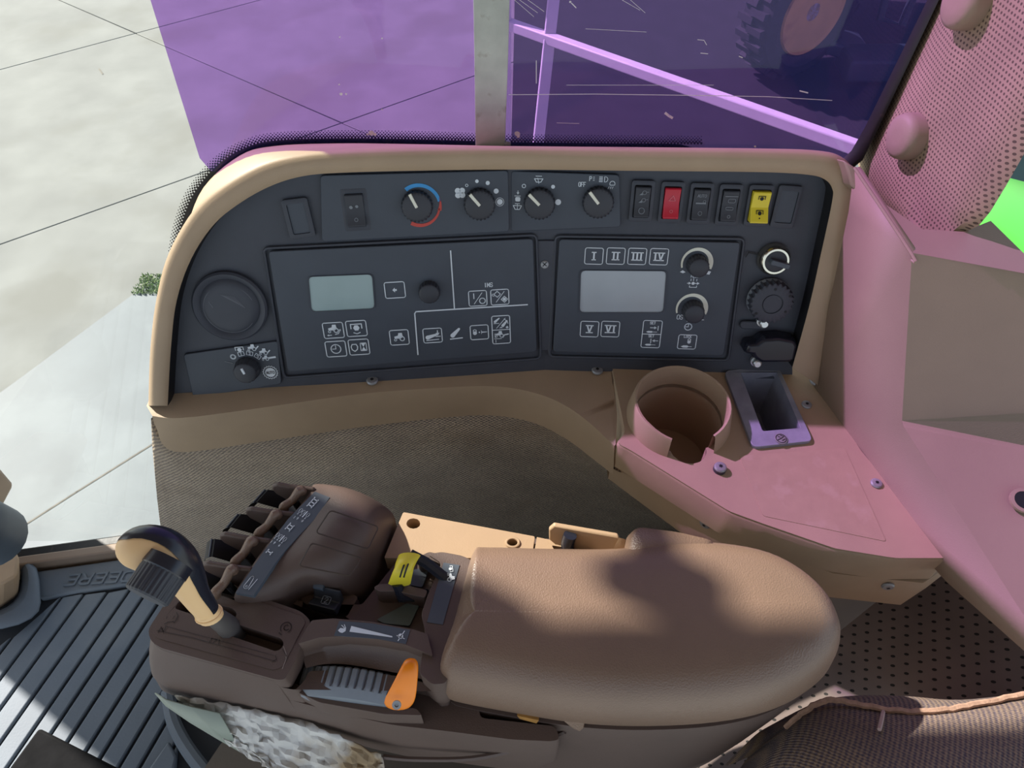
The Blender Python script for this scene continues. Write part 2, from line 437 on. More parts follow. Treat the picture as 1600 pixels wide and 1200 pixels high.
# ================================================================ cab roof, front post and added shade bar (out of the picture, they shade the cab)
rz = 1.62
o = build(MB().prism([(-1.45, -1.0, rz), (1.1, -1.0, rz), (1.1, .78, rz), (-1.45, .78, rz)], (0, 0, .14)), 'ceiling', TANP, None, bevel=.02); structure(o, 'tan cab roof lining overhead')
o = build(MB().loft([[V((x, y, .0)) for x, y in ((-1.38, .70), (-1.02, .70), (-1.02, .78), (-1.38, .78))], [V((x, y, 1.62)) for x, y in ((-1.32, .70), (-.885, .70), (-.885, .78), (-1.32, .78))]], cap0=True, cap1=True), 'trim_3', TANP, None, bevel=.01); structure(o, 'unseen front corner post of the cab, widened for its shade')  # width shaped for the shade it throws on mat and armrest
t = thing('shade_bar', 'unseen bent bar and block added above the side window for shade', 'shade caster', (-.74, .80, 1.5))  # unseen bar and block, added to cast the dark patches on the pad
build(MB().tube(cr([V((-.83, .80, 1.66)), V((-.78, .80, 1.60)), V((-.74, .80, 1.555)), V((-.695, .80, 1.50))], 5), .017, 10), 'arm', SEAL, t)
build(MB().loft([[V((-.80 + a, .785 + d, 1.622 + b)) for a, b in rrect(.075, .05, .02, 4)] for d in (0, .03)], cap0=True, cap1=True), 'shade_block', SEAL, t, bevel=.004)

# ================================================================ cab floor, sill and mat
o = build(MB().prism([(-1.2, -.5, -.03), (1.1, -.5, -.03), (1.1, .60, -.03), (-1.2, .60, -.03)], (0, 0, -.08)), 'floor', GROOVE); structure(o, 'dark cab floor under the rubber mat')
s0, s1 = atz(-60, 884, .02), atz(275, 838, .02)
sd = (s1 - s0).normalized(); sn = V((-sd.y, sd.x, 0))
o = build(MB().prism([s0, s1, s1 + sn * .02, s0 + sn * .02], (0, 0, -.08)), 'trim_1', SEAL, bevel=.003); structure(o, 'black rubber door seal along the sill')
o = build(MB().prism([s0 - sn * .018 + V((0, 0, .006)), s1 - sn * .018 + V((0, 0, .006)), s1 + V((0, 0, .006)), s0 + V((0, 0, .006))], (0, 0, -.08)), 'trim_2', TANP, bevel=.003); structure(o, 'narrow brown sill strip inside the door seal')

t = thing('floor_mat', 'grey ribbed rubber floor mat with raised lettering below the lever', 'mat', (-.45, .35, -.03))
FM = Z(0)
back = [atz(40, 905, 0), atz(262, 873, 0)]
mo = [(-1.1, -.2), (-1.1, back[0].y - .02), (back[0].x, back[0].y), (back[1].x, back[1].y), (-.38, .50), (-.25, .3), (-.2, -.2)]
build(MB().prism([V((x, y, -.006)) for x, y in mo], (0, 0, -.024)), 'base', GROOVE, t, bevel=.002)
lipo = [atz(50, 893, .006), atz(268, 862, .006), atz(268, 898, .006), atz(240, 908, .004), atz(120, 925, .004), atz(62, 936, .004)]
build(MB().prism(lipo, (0, 0, -.014)), 'raised_border', RUBBER, t, bevel=.004)
# ribs between the parallel grooves
gl = [((22, 992), (-60, 1096)), ((99, 929), (-10, 1073)), ((135, 925), (-10, 1118)), ((171, 922), (-10, 1172)), ((206, 917), (14, 1193)), ((238, 918), (75, 1144)), ((262, 925), (103, 1156)), ((275, 962), (130, 1168)), ((275, 996), (156, 1182)), ((270, 1052), (190, 1196)), ((268, 1095), (225, 1205))]
dsum = V((0, 0, 0)); pos = []
for a, b in gl:
    p, q = atz(*a, 0), atz(*b, 0); dsum += (p - q).normalized(); pos.append((p, q))
gd = dsum.normalized(); gn = V((gd.y, -gd.x, 0))
offs = [((p + q) / 2).dot(gn) for p, q in pos]
ends = [p.dot(gd) for p, q in pos]
step = (offs[-1] - offs[0]) / (len(offs) - 1)
offs = [offs[0] - step * 2, offs[0] - step] + offs + [offs[-1] + step, offs[-1] + 2 * step]
ends = [ends[0] - .12, ends[0] - .08] + ends + [ends[-1] - .05, ends[-1] - .1]
gw = .0028
for i in range(len(offs) - 1):
    o0, o1 = offs[i] + gw, offs[i + 1] - gw; e = max(ends[i], ends[i + 1]) - .006; e0 = e - .85
    c = [(o0, ends[i] - .004), (o1, ends[i + 1] - .004), (o1, e0), (o0, e0)]
    build(MB().prism([gn * a + gd * b for a, b in c], (0, 0, -.012)), 'rib', RUBBER, t, bevel=.0025)
# flap and moulded ring at the lever pedestal
rp = cr([atz(*p, .012) for p in ((262, 1080), (272, 1130), (300, 1180), (345, 1230), (420, 1280))], 5)
build(MB().tube(rp, .011, 8), 'moulded_ring', RUBBER, t)
build(MB().prism([atz(*p, .006) for p in ((222, 1215), (262, 1157), (276, 1182), (268, 1215), (250, 1240))], (0, 0, -.01)), 'raised_chevron', RUBBER, t, bevel=.004)

# ---------------------------------------------------------------- stroke lettering
GLY = {'I': [[(2, 0), (2, 6)]], 'M': [[(0, 0), (0, 6), (2, 2), (4, 6), (4, 0)]], 'S': [[(4, 5), (3, 6), (1, 6), (0, 5), (0, 4), (1, 3), (3, 3), (4, 2), (4, 1), (3, 0), (1, 0), (0, 1)]],
 'O': [[(1, 0), (3, 0), (4, 1), (4, 5), (3, 6), (1, 6), (0, 5), (0, 1), (1, 0)]], 'F': [[(0, 0), (0, 6), (4, 6)], [(0, 3), (3, 3)]], 'P': [[(0, 0), (0, 6), (3, 6), (4, 5), (4, 4), (3, 3), (0, 3)]],
 'A': [[(0, 0), (2, 6), (4, 0)], [(1, 2), (3, 2)]], 'U': [[(0, 6), (0, 1), (1, 0), (3, 0), (4, 1), (4, 6)]], 'T': [[(0, 6), (4, 6)], [(2, 6), (2, 0)]], 'L': [[(0, 6), (0, 0), (4, 0)]],
 'W': [[(0, 6), (1, 0), (2, 4), (3, 0), (4, 6)]], 'E': [[(4, 6), (0, 6), (0, 0), (4, 0)], [(0, 3), (3, 3)]], 'C': [[(4, 5), (3, 6), (1, 6), (0, 5), (0, 1), (1, 0), (3, 0), (4, 1)]], 'K': [[(0, 0), (0, 6)], [(4, 6), (0, 3), (4, 0)]],
 'D': [[(0, 0), (0, 6), (3, 6), (4, 5), (4, 1), (3, 0), (0, 0)]], 'R': [[(0, 0), (0, 6), (3, 6), (4, 5), (4, 4), (3, 3), (0, 3)], [(2, 3), (4, 0)]], 'N': [[(0, 0), (0, 6), (4, 0), (4, 6)]],
 '0': [[(1, 0), (3, 0), (4, 1), (4, 5), (3, 6), (1, 6), (0, 5), (0, 1), (1, 0)]], '1': [[(1, 5), (2, 6), (2, 0)]], '2': [[(0, 5), (1, 6), (3, 6), (4, 5), (4, 4), (0, 0), (4, 0)]], '3': [[(0, 5), (1, 6), (3, 6), (4, 5), (4, 4), (3, 3), (4, 2), (4, 1), (3, 0), (1, 0), (0, 1)], [(1.5, 3), (3, 3)]]}
def letters(mb, f, s, cx, cy, h, w=None, lw=None, off=.0004, gap=1.5):
    k = h / 6; kw = (w or h * .62) / 4; lw = lw or h * .16; adv = (4 + gap) * kw; tot = adv * len(s) - gap * kw; x = cx - tot / 2
    for ch in s:
        for st in GLY.get(ch, []): mb.stroke(f, [(x + a * kw, cy - h / 2 + b * k) for a, b in st], lw, off=off)
        x += adv
    return mb
fm = Z(.006).frame(162, 903, 0, 184)
lt = MB(); hh = 0
for i, ch in enumerate('DEERE'):
    x = -44 + i * 21
    for st in GLY[ch]:
        P = [(x + a * 3.6, -8 + b * 2.7) for a, b in st]
        for p, q in zip(P[:-1], P[1:]):
            d = V((q[0] - p[0], q[1] - p[1])).normalized() * 1.5; nn = V((-d.y, d.x))
            c = [V(p) - d + nn, V(p) - d - nn, V(q) + d - nn, V(q) + d + nn]
            hh += 1; lt.prism([fm(a[0] + .25 * a[1], a[1], .0016 + .00003 * hh) for a in c], (0, 0, -.0018 - .00005 * hh))
build(lt, 'raised_lettering', RUBBER, t)

# steering column foot, dark knob and pedal at the left edge
t = thing('steering_column', 'tan steering column foot wrapped in a dark rubber collar at the left edge', 'column', atz(-40, 960, 0))
build(MB().loft([[atz(x, y, .16) for x, y in ((-90, 800), (0, 838), (20, 850), (30, 872), (27, 900), (0, 915), (-90, 920))], [atz(x, y, .0) for x, y in ((-110, 830), (0, 866), (20, 880), (31, 905), (28, 930), (0, 951), (-110, 960))]], cap0=True), 'column_cover', BEIGE, t, bevel=.006)
build(MB().loft([[atz(x, y, .02) for x, y in ((33, 873), (64, 880), (63, 930), (68, 955), (35, 979), (-30, 990))], [atz(x, y, .03) for x, y in ((31, 872), (45, 885), (44, 920), (30, 945), (0, 960), (-40, 965))], [atz(x, y, .0) for x, y in ((30, 880), (31, 900), (30, 925), (20, 940), (0, 955), (-40, 960))]], closed=False), 'rubber_collar', RUBBER, t, solid=.004, sub=1)
build(MB().lathe([(.0, .05), (.03, .045), (.045, .02), (.048, 0), (.045, -.06), (.02, -.08)], fwd_at(-45, 826, 1.0), (.1, -.3, 1), 20), 'tilt_knob', DECAL, t)
o = build(MB().prism([atz(*p, .14) for p in ((60, 1137), (192, 1204), (150, 1300), (-60, 1300))], (0, 0, -.05)), 'pedal_pad', mat('pedal_rubber', '1a1a1b', .9, .2, 40, .5, 120, spec=.1), None, bevel=.004)
tag(o, 'black rubber pedal pad cut off by the lower left corner', 'pedal')

# ================================================================ window with frit, seal, film and strip
wx0, wx1 = -1.0, GL.at(1335, 250).x + .012
def glp(x, z, o=0): return V((x, .64 + .06 * z - o, z))
o = build(MB().ngon([glp(wx0, .02), glp(wx1, .02), glp(wx1 + .055, 1.75), glp(wx0, 1.75)]), 'window_1', GLASS, None, recalc=False)
win = structure(o, 'large clear side window pane')
bk = cr([V((x, y)) for x, y in ((282, 395), (288, 362), (297, 332), (306, 311), (320, 290), (336, 271), (352, 257), (380, 240), (425, 227), (530, 223), (680, 225), (800, 229), (1000, 231), (1100, 232))], 6)
def offs2(P, d):
    out = []
    for i, p in enumerate(P):
        tt = (P[min(i + 1, len(P) - 1)] - P[max(i - 1, 0)]).normalized(); out.append(p + V((tt.y, -tt.x)) * d)
    return out
gm = lambda x, y, o=0: GL.at(x, y, .002 + o)
inn, mid = offs2(bk, -14), offs2(bk, 7)
mid = [p if p.x < 1060 else p + V((0, (p.x - 1060) * .25)) for p in mid]
build(MB().loft([[gm(*p) for p in inn], [gm(*p) for p in mid]], closed=False), 'frit_band', DEEP, win)
fd = MB(); acc = 0
Ls = [0]
for a, b in zip(bk[:-1], bk[1:]): Ls.append(Ls[-1] + (b - a).length)
for row in range(5):
    s_ = (row % 2) * 2.6
    pr = offs2(bk, 8.2 + row * 2.6); i = 0
    while s_ < Ls[-1] - 2:
        while Ls[i + 1] < s_: i += 1
        p = pr[i].lerp(pr[i + 1], (s_ - Ls[i]) / (Ls[i + 1] - Ls[i])); rr = 2.15 - row * .3
        fd.ngon([gm(p.x + rr * math.cos(a * 1.0472), p.y + rr * math.sin(a * 1.0472)) for a in range(6)]); s_ += 5.2
o = build(fd, 'frit_dots', DEEP, win); o['kind'] = 'stuff'
# right hand seal
sl = MB()
pa = [GL.at(x, y, .004) for x, y in ((1492, -90), (1447, 4), (1400, 100), (1352, 198), (1330, 236), (1312, 252))]
pb = [GL.at(x, y, .018) for x, y in ((1508, -90), (1467, 0), (1421, 97), (1371, 203), (1348, 250), (1329, 266))]
sl.loft([pa, [p.lerp(q, .5) + V((0, -.006, 0)) for p, q in zip(pa, pb)], pb, [p + V((.01, .03, 0)) for p in pb]], closed=False)
build(sl, 'window_seal', SEAL, win, smooth=60)
# purple film
fl = [GL.at(x, y, .004) for x, y in ((235, 0), (312, 247), (330, 268), (420, 268))]
zr = lambda x, y: GL.at(x, y, .004)
fl += [zr(900, 268), zr(1318, 268), zr(1338, 235), zr(1450, 0), V((.445, .64 + .06 * 1.6 - .004, 1.6)), V((-.47, .64 + .06 * 1.6 - .004, 1.6)), V((-.34, .64 + .06 * 1.0 - .004, 1.0))]
top = GL.at(1560, -230, .004).z
film = build(MB().ngon(fl), 'window_film', FILM, None, recalc=False); tag(film, 'sheet of transparent purple film stuck on the window pane', 'film')
scr = MB(); fz = lambda x, y, o=0: GL.at(x, y, .0045 + o)
for pl, w in (([(795, 148), (930, 147), (1080, 149), (1200, 151), (1300, 157)], 1.0), ([(1090, 62), (1100, 63), (1104, 70)], 1.0), ([(1040, 177), (1045, 181), (1050, 184)], 4), ([(1095, 83), (1106, 84)], 1.2), ([(1250, 142), (1262, 145)], 2), ([(1155, 88), (1160, 90)], 1.5),
    ([(804, 0), (834, 26)], .7), ([(812, 0), (840, 20)], .7), ([(825, 0), (850, 18)], .7), ([(893, 5), (900, 12)], 1.5), ([(972, 0), (1000, 16)], .7), ([(985, 0), (1008, 20)], .7), ([(885, 133), (1115, 133)], .6), ([(838, 95), (838, 130)], 1.2), ([(915, 45), (1010, 50)], .6), ([(870, 192), (905, 193)], .7)):
    scr.stroke(fz, pl, w, off=0)
for x, y, r in ((533, 147, 3), (541, 147, 2), (530, 132, 1.5), (531, 58, 1.5), (597, 60, 1.5), (891, 3, 2), (580, 208, 5), (586, 210, 3), (574, 210, 2), (808, 209, 5), (810, 213, 3), (1180, 229, 2), (597, 171, 1.5)):
    scr.ngon([fz(x + r * math.cos(a) * random.uniform(.7, 1.1), y + r * .8 * math.sin(a)) for a in [k * .785 for k in range(8)]])
build(scr, 'scratches', WHITEM, film)['kind'] = 'stuff'
# steel strip in front of the film
sp_ = [GL.at(x, y, .012) for x, y in ((738, -60), (741, 90), (743, 232), (789, 231), (794, 90), (798, -60))]
t = thing('steel_strip', 'weathered grey steel strip hanging down in front of the purple film', 'strip', GL.at(765, 231, .012))
build(MB().prism(sp_, (0, .004, 0)), 'strip', STRIP, t, bevel=.0008)
c = GL.at(793, 223, .010); build(MB().lathe([(.0035, 0), (.0035, .004), (.001, .005)], c, (0, -1, .06), 12), 'rivet', STEEL, t)

# ================================================================ instrument console (the dash)
con = thing('instrument_console', 'curved tan console with black instrument panel, knobs, switches and two displays under the window', 'console', (0, .53, .58))
O = [(232, 634), (235, 545), (245, 464), (264, 395), (303, 328), (350, 287), (410, 254), (470, 240), (530, 235), (640, 231), (790, 229), (1000, 231), (1190, 233), (1275, 236), (1312, 246), (1330, 272), (1336, 310), (1322, 400), (1303, 490), (1281, 604)]
I = [(262, 634), (267, 545), (276, 470), (299, 404), (335, 350), (380, 314), (427, 289), (475, 275), (532, 270), (640, 267), (790, 265), (1000, 267), (1190, 269), (1262, 273), (1288, 280), (1300, 294), (1300, 316), (1282, 400), (1264, 480), (1238, 574)]
O2, I2 = cr(O, 5), cr(I, 5)
n = len(O2); FR = .022
of = [dash(p.x, p.y, FR - .004) for p in O2]; inf = [dash(p.x, p.y, FR - .003) for p in I2]
mid1 = [dash(*(a.lerp(b, .2)), FR) for a, b in zip(O2, I2)]; mid2 = [dash(*(a.lerp(b, .8)), FR) for a, b in zip(O2, I2)]
BK = [(275, 640), (268, 545), (270, 470), (276, 420), (290, 362), (318, 293), (375, 243), (430, 228), (530, 224), (640, 225), (790, 228), (1000, 230), (1190, 232), (1275, 235), (1313, 244), (1336, 268), (1345, 310), (1335, 400), (1320, 490), (1300, 604)]
bkp = [GL.at(p.x, p.y, .008) for p in cr(BK, 5)]      # outer wall runs back to the glass
inb = [dash(p.x, p.y, 0) - (V((0, 0, 0))) for p in I2]
inback = [a - (DL if I2[i].x < 852 else DR).n * (FR + .004) for i, a in enumerate(inf)]
build(MB().loft([bkp, of, mid1, mid2, inf], closed=False), 'surround', TAN, con, smooth=60)
build(MB().loft([inf, inback], closed=False), 'gasket', DEEP, con)
# recessed black fascia, two facets
left = [dash(p.x, p.y, -.002) for p in I2 if p.x < 852]; right = [dash(p.x, p.y, -.002) for p in I2 if p.x >= 852]
ft, fb = DR.at(852, 262, -.002), DR.at(852, 585, -.002)
lo = [DL.at(*p, -.002) for p in ((700, 596), (560, 606), (400, 628), (262, 652))]
ro = [DR.at(*p, -.002) for p in ((1238, 592), (1000, 590))]
left = [DL.at(x, y, -.002) for x, y in ((240, 640), (244, 500))] + left[3:]
build(MB().ngon(left + [ft, fb] + lo).ngon([ft] + right + ro + [fb]), 'fascia', BLACK, con, smooth=2)

def pplate(name, pts, m, off=.003, th=.004, rad=6, parent=con, bevel=.0008):
    P = rpoly(pts, rad); pl = DL if sum(p[0] for p in pts) / len(pts) < 852 else DR
    return build(MB().prism([pl.at(p.x, p.y, off) for p in P], pl.n * -th), name, m, parent, bevel=bevel)
climate = pplate('climate_panel', [(500, 274), (794, 266), (796, 362), (503, 378)], PANEL, .0025)
wiper = pplate('wiper_panel', [(798, 267), (968, 273), (970, 355), (798, 362)], PANEL, .0025)
disp1 = pplate('display_panel', [(419, 393), (833, 373), (839, 550), (450, 581)], PANEL, .004)
disp2 = pplate('display_panel', [(874, 374), (1157, 379), (1131, 556), (864, 550)], PANEL, .004)
pplate('divider_strip', [(837, 376), (870, 376), (863, 548), (842, 548)], BLACK, .001, rad=2)
for a in ([(412, 388), (838, 367), (845, 560), (444, 590)], [(868, 369), (1163, 373), (1138, 563), (858, 557)]):
    P = rpoly(a, 8); pl = DL if a[0][0] < 852 else DR
    build(MB().tube([pl.at(p.x, p.y, .0005) for p in P + P[:1]], .0016, 6), 'panel_bead', BLACK, con)
pplate('selector_plate', [(286, 554), (434, 533), (440, 600), (302, 622)], PANEL, .0015, rad=5)

# --- screens
def screen(pts, m, parent):
    pl = DL if pts[0][0] < 852 else DR
    P = rpoly(pts, 7); c = V((sum(p[0] for p in pts) / 4, sum(p[1] for p in pts) / 4))
    Q = [c + (p - c) * 1.035 for p in P]
    fr = build(MB().loft([[pl.at(p.x, p.y, .0041) for p in Q], [pl.at(p.x, p.y, .0052) for p in Q], [pl.at(p.x, p.y, .0052) for p in P], [pl.at(p.x, p.y, .0042) for p in P]]), 'screen_frame', BLACK, parent)
    o = build(MB().ngon([pl.at(p.x, p.y, .0044) for p in P]), 'screen', m, parent); return o
tag(screen([(482, 433), (581, 429), (585, 482), (487, 487)], SCREEN1, disp1), 'blank grey green display screen')
tag(screen([(908, 423), (1041, 424), (1036, 488), (906, 488)], SCREEN2, disp2), 'blank pale grey display screen')

# --- printed symbols, drawn in local units of about one photograph pixel
def tractor(mb, f, x, y, k=1):
    g_ = lambda a, b, o=0: f(x + a * k, y + b * k, o)
    mb.fill(g_, [(-8, -1), (-8, 2), (-2, 3.5), (-1, 8), (5, 8), (5.5, 3), (7, 1), (2, -2), (-3, -2)], .0005)
    mb.stroke(g_, circ(3.6, 12, 4.5, -2.5), 1.8, True, .0006); mb.stroke(g_, circ(1.9, 10, -6.5, -4), 1.2, True, .0006)
def arm(mb, f, x, y, ang, k=1):
    ca, sa = math.cos(R(ang)), math.sin(R(ang))
    pts = [(p[0] * ca - p[1] * sa, p[0] * sa + p[1] * ca) for p in circ(3.4, 10, 0, 0, 90, 270) + circ(1.8, 8, 14, 0, -90, 90)]
    mb.fill(f, [(x + a * k, y + b * k) for a, b in pts], .0005)
def arrow(mb, f, x0, y0, x1, y1, w=1.3, h=3):
    d = V((x1 - x0, y1 - y0)).normalized(); q = V((-d.y, d.x)); e = V((x1, y1))
    mb.stroke(f, [(x0, y0), tuple(e - d * h * .6)], w); mb.fill(f, [e, e - d * h + q * h * .6, e - d * h - q * h * .6])
def pto(mb, f, x, y, k=1):
    g_ = lambda a, b, o=0: f(x + a * k, y + b * k, o)
    mb.fill(g_, circ(4.8, 6, 0, 0), .0005); mb.stroke(g_, [(-8, -1), (-8, 6), (8, 6), (8, -1)], 1.6)
def clock(mb, f, x, y, r):
    mb.stroke(f, circ(r, 20, x, y), 1.6, True); mb.stroke(f, [(x - r * .7, y), (x, y), (x, y + r * .75)], 1.2)
def lock(mb, f, x, y, k=1):
    mb.fill(f, circ(3.2 * k, 10, x, y - 1)); mb.stroke(f, [(x - 2.2 * k, y), (x - 2.2 * k, y + 4 * k), (x, y + 5 * k), (x + 2.2 * k, y + 4 * k), (x + 2.2 * k, y)], 1.2)
def roman(mb, f, s, x, y, h=12, sw=2.6, gap=6.2):
    w = {'I': 6, 'V': 11}; tot = sum(w[c] for c in s); cx = x - tot / 2
    for ch in s:
        if ch == 'I': mb.stroke(f, [(cx + 3, y - h / 2), (cx + 3, y + h / 2)], sw)
        else: mb.stroke(f, [(cx + 2, y + h / 2), (cx + 5.5, y - h / 2), (cx + 9, y + h / 2)], sw * .9)
        cx += w[ch]
    a = tot / 2
    mb.stroke(f, [(x - a, y + h / 2), (x + a, y + h / 2)], 1.8); mb.stroke(f, [(x - a * .9, y - h / 2), (x + a * .9, y - h / 2)], 1.8)
def button(parent, px, py, w, h, draw=None, off=.0042, m=PRINT, lw=1.5, rad=3, name='membrane_button'):
    f = dframe(px, py, off); b = MB()
    b.stroke(f, rrect(w, h, rad, 3), lw, True)
    if draw: draw(b, f)
    return build(b, name, m, parent)
def d1(b, f): tractor(b, f, 0, 2, .95); arrow(b, f, -4, -8, -11, -8); b.stroke(f, [(2, -7), (7, -6), (10, -1)], 1.2); arrow(b, f, 9, -3, 11, 2)
button(disp1, 521, 516, 31, 26, d1)
def d2(b, f): pto(b, f, 0, 1, 1.05); b.stroke(f, [(-5, -7), (0, -9), (5, -7)], 1.4)
button(disp1, 557, 513, 31, 26, d2)
button(disp1, 525, 545, 31, 26, lambda b, f: clock(b, f, 0, 0, 7.5))
def d4(b, f):
    b.stroke(f, [(-10, 5), (-12, 1), (-11, -4), (-7, -7), (-3, -4), (-2, 1), (-4, 5), (-10, 5)], 1.6); b.stroke(f, rrect(9, 13, .5, 1, 7, 0), 1.2, True)
    b.fill(f, [(3.5, 6), (10.5, 6), (7, 0)]); b.fill(f, [(3.5, -6), (10.5, -6), (7, 0)])
button(disp1, 561, 542, 31, 26, d4)
button(disp1, 617, 453, 31, 26, lambda b, f: (b.fill(f, [(-4, 0), (0, 4), (0, 1.5), (3, 1.5), (3, -1.5), (0, -1.5), (0, -4)])))
button(disp1, 624, 527, 29, 25, lambda b, f: tractor(b, f, 0, 0, .95))
def d7(b, f): arm(b, f, -8, -3, 17); b.stroke(f, [(-10, -8), (9, -7)], 1.4); arrow(b, f, 8, 8, 8, -1, 1.5, 5); b.stroke(f, [(5, -2), (12, -2)], 1.3)
button(disp1, 676, 524, 29, 24, d7)
b = MB(); f = dframe(712, 520, .0042); arm(b, f, -5, -4, 45, 1.05); b.stroke(f, [(-9, -10), (10, -9)], 1.8); build(b, 'lift_symbol', PRINT, disp1)
def d8(b, f): lock(b, f, -7, 0); b.fill(f, circ(1.3, 6, 0, 0)); b.fill(f, [(3, 4), (4, 1), (12, .6), (12, -.6), (4, -1), (3, -4)])
button(disp1, 749, 519, 28, 24, d8)
def d9(b, f):
    b.stroke(f, [(-13, 0), (13, 0)], 1.3); arm(b, f, -9, 14, 40, .6); b.stroke(f, [(-11, 11), (-3, 11)], 1); b.stroke(f, [(-7, 3), (7, 19)], 1); arm(b, f, 3, 7, 50, .7); b.stroke(f, [(5, 18), (10, 14), (11, 10)], 1)
    b.fill(f, [(-3, 3), (0, 5), (3, 3)]); b.fill(f, [(7, 4), (10, 6), (12, 3), (9, 1.5)])
    tractor(b, f, -3, -8, .75); b.stroke(f, [(2, -13), (5, -9), (11, -8)], 2); b.stroke(f, [(-11, -15), (0, -15)], 1); b.stroke(f, [(-10, -6), (-10, -13)], 1); b.stroke(f, [(-9, -17), (-9, -21)], 1)
button(disp1, 783, 515, 28, 47, d9)
def d10(b, f): b.stroke(f, [(-6, 8), (-6, 0)], 1.6); b.stroke(f, [(-6, -9), (7, 9)], 1); b.stroke(f, circ(4.5, 14, 7, -4.5), 1.6, True)
button(disp1, 746.5, 466, 28, 25, d10)
def d11(b, f): b.stroke(f, [(-6, -8), (7, 9)], 1); b.stroke(f, circ(5, 4, -4, 5), 1.2, True); b.stroke(f, circ(2, 6, -10, 4), 1, True); b.stroke(f, circ(5, 4, 7, -4), 1.3, True); b.fill(f, circ(2.8, 6, 7, -4))
button(disp1, 781, 464, 28, 25, d11)
b = MB(); f = dframe(763, 445, .0042); letters(b, f, 'IMS', 0, 0, 6.5, 3.4, 1.3); build(b, 'lettering', PRINT, disp1)
b = MB(); fp = lambda x, y, o=0: DL.at(x, y, .0042 + o)
for pl in ([(704, 392), (710, 482)], [(653, 554), (648, 490), (650, 487), (824, 476)]): b.stroke(fp, pl, 2.0)
build(b, 'divider_lines', PRINT, disp1)
for s_, x, y in (('I', 928, 400), ('II', 962, 400), ('III', 995.5, 400.5), ('IV', 1029.5, 401), ('V', 921, 514), ('VI', 953.5, 514)):
    button(disp2, x, y, 28, 26, lambda b, f, s_=s_: roman(b, f, s_, 0, 0), lw=1.3)
def d12(b, f):
    b.stroke(f, [(-14, 0), (14, 0)], 1.3)
    for yy, sg in ((11, 1), (-11, -1)):
        letters(b, f, 'SET', 0, yy + 8, 4, 2.2, .9); b.fill(f, [(-9, yy - 7), (-6, yy - 5.5), (0, yy - 5.5), (1, yy - 6.7), (8, yy - 6.7), (8, yy - 7.5), (1, yy - 7.5), (0, yy - 8.6), (-6, yy - 8.6)])
        if sg > 0: arrow(b, f, -3, yy, 7, yy, 1.2, 4); b.stroke(f, [(9, yy + 3), (9, yy - 4)], 1.3)
        else: arrow(b, f, 11, yy, 2, yy, 1.2, 4); b.stroke(f, [(0, yy + 3), (0, yy - 4)], 1.3)
button(disp2, 1018, 522, 29, 46, d12, lw=1.3)
def d13(b, f): letters(b, f, 'LOCK', 0, 9, 3.6, 2.2, .9); lock(b, f, 3, 1, .9); b.fill(f, [(-9, -8), (-5, -6), (1, -6), (3, -7.5), (8, -7.5), (8, -8.5), (3, -8.5), (1, -10), (-5, -10)])
button(disp2, 1073.5, 534, 28, 24, d13, lw=1.3)
# flow and time arcs
def arc(mb, f, r0, w0, w1, a0, a1, cx=0, cy=0, n=26, off=.0004):
    P = []
    for i in range(n + 1):
        s_ = i / n; a = R(a0 + (a1 - a0) * s_); w = w0 + (w1 - w0) * s_; P.append((a, w))
    for (a, w), (c, v) in zip(P[:-1], P[1:]):
        mb.ngon([f(cx + (r0 - w) * math.cos(a), cy + (r0 - w) * math.sin(a), off), f(cx + r0 * math.cos(a), cy + r0 * math.sin(a), off), f(cx + r0 * math.cos(c), cy + r0 * math.sin(c), off), f(cx + (r0 - v) * math.cos(c), cy + (r0 - v) * math.sin(c), off)])
for x, y in ((1089, 411), (1081, 482)):
    b = MB(); arc(b, dframe(x, y, .0042), 25, 2.5, 8, 200, -22); build(b, 'dial_scale', BONE, disp2)
b = MB(); f = dframe(1085, 435, .0042)
b.fill(f, [(-24, 10), (-20, 13), (-15, 10), (-19, 8)]); b.fill(f, [(16, 8), (20, 13), (24, 12), (22, 7)]); letters(b, f, 'FLOW', 0, 3.5, 3.6, 2.2, .9)
b.fill(f, circ(2.6, 8, -1, -8)); arrow(b, f, -10, -8, -4, -8, 1.2, 4); arrow(b, f, 2, -8, 9, -8, 1.2, 4); b.stroke(f, [(-6, -12), (-6, -14.5), (5, -14.5), (5, -12)], 1); b.stroke(f, [(-5, -1), (-5, -4)], 1); b.stroke(f, [(4, -1), (4, -4)], 1); b.stroke(f, [(-1, 0), (-1, -4)], 1)
build(b, 'flow_symbols', PRINT, disp2)
b = MB(); f = dframe(1077, 505, .0042); letters(b, f, '0S', -16, 10, 7, 3.6, 1.1); letters(b, f, 'L', 20, 9, 5, 3, 1.1); letters(b, f, 'TIME', 0, 4.5, 3.4, 2, .8); clock(b, f, -1, -6, 5.5)
build(b, 'time_symbols', PRINT, disp2)

# --- knobs
def knob(px, py, r, h, m=KNOB, ang=None, plen=.75, teeth=24, name='control_knob', parent=con, taper=.92, pm=BONE, skirt=True):
    f = DR.frame(px, py, 0) if px == 843 else dframe(px, py, 0); k = f.k; rr = r * k
    b = MB(); b.tk = (1, 2); n_ = teeth * 4
    top = h
    b.lathe([(rr * .9, 0), (rr * .93, .003), (rr * taper, h - .003), (rr * taper * .96, h - .0008), (rr * taper * .80, h)], f.c, f.n, n_, 1.06, f.r)
    o = build(b, name, m, parent, smooth=40)
    if ang is not None:
        ca, sa = math.cos(R(ang)), math.sin(R(ang)); q = MB(); w = r * .1
        P = [(r * plen * taper, -w), (r * plen * taper, w), (0, w * .9), (0, -w * .9)]
        P = [(x * ca - y * sa, x * sa + y * ca) for x, y in P]
        q.prism([f(x, y, h + .0012) for x, y in P], f.n * -.002)
        build(q, 'pointer', pm, o, bevel=.0004, seg=2)
    return o
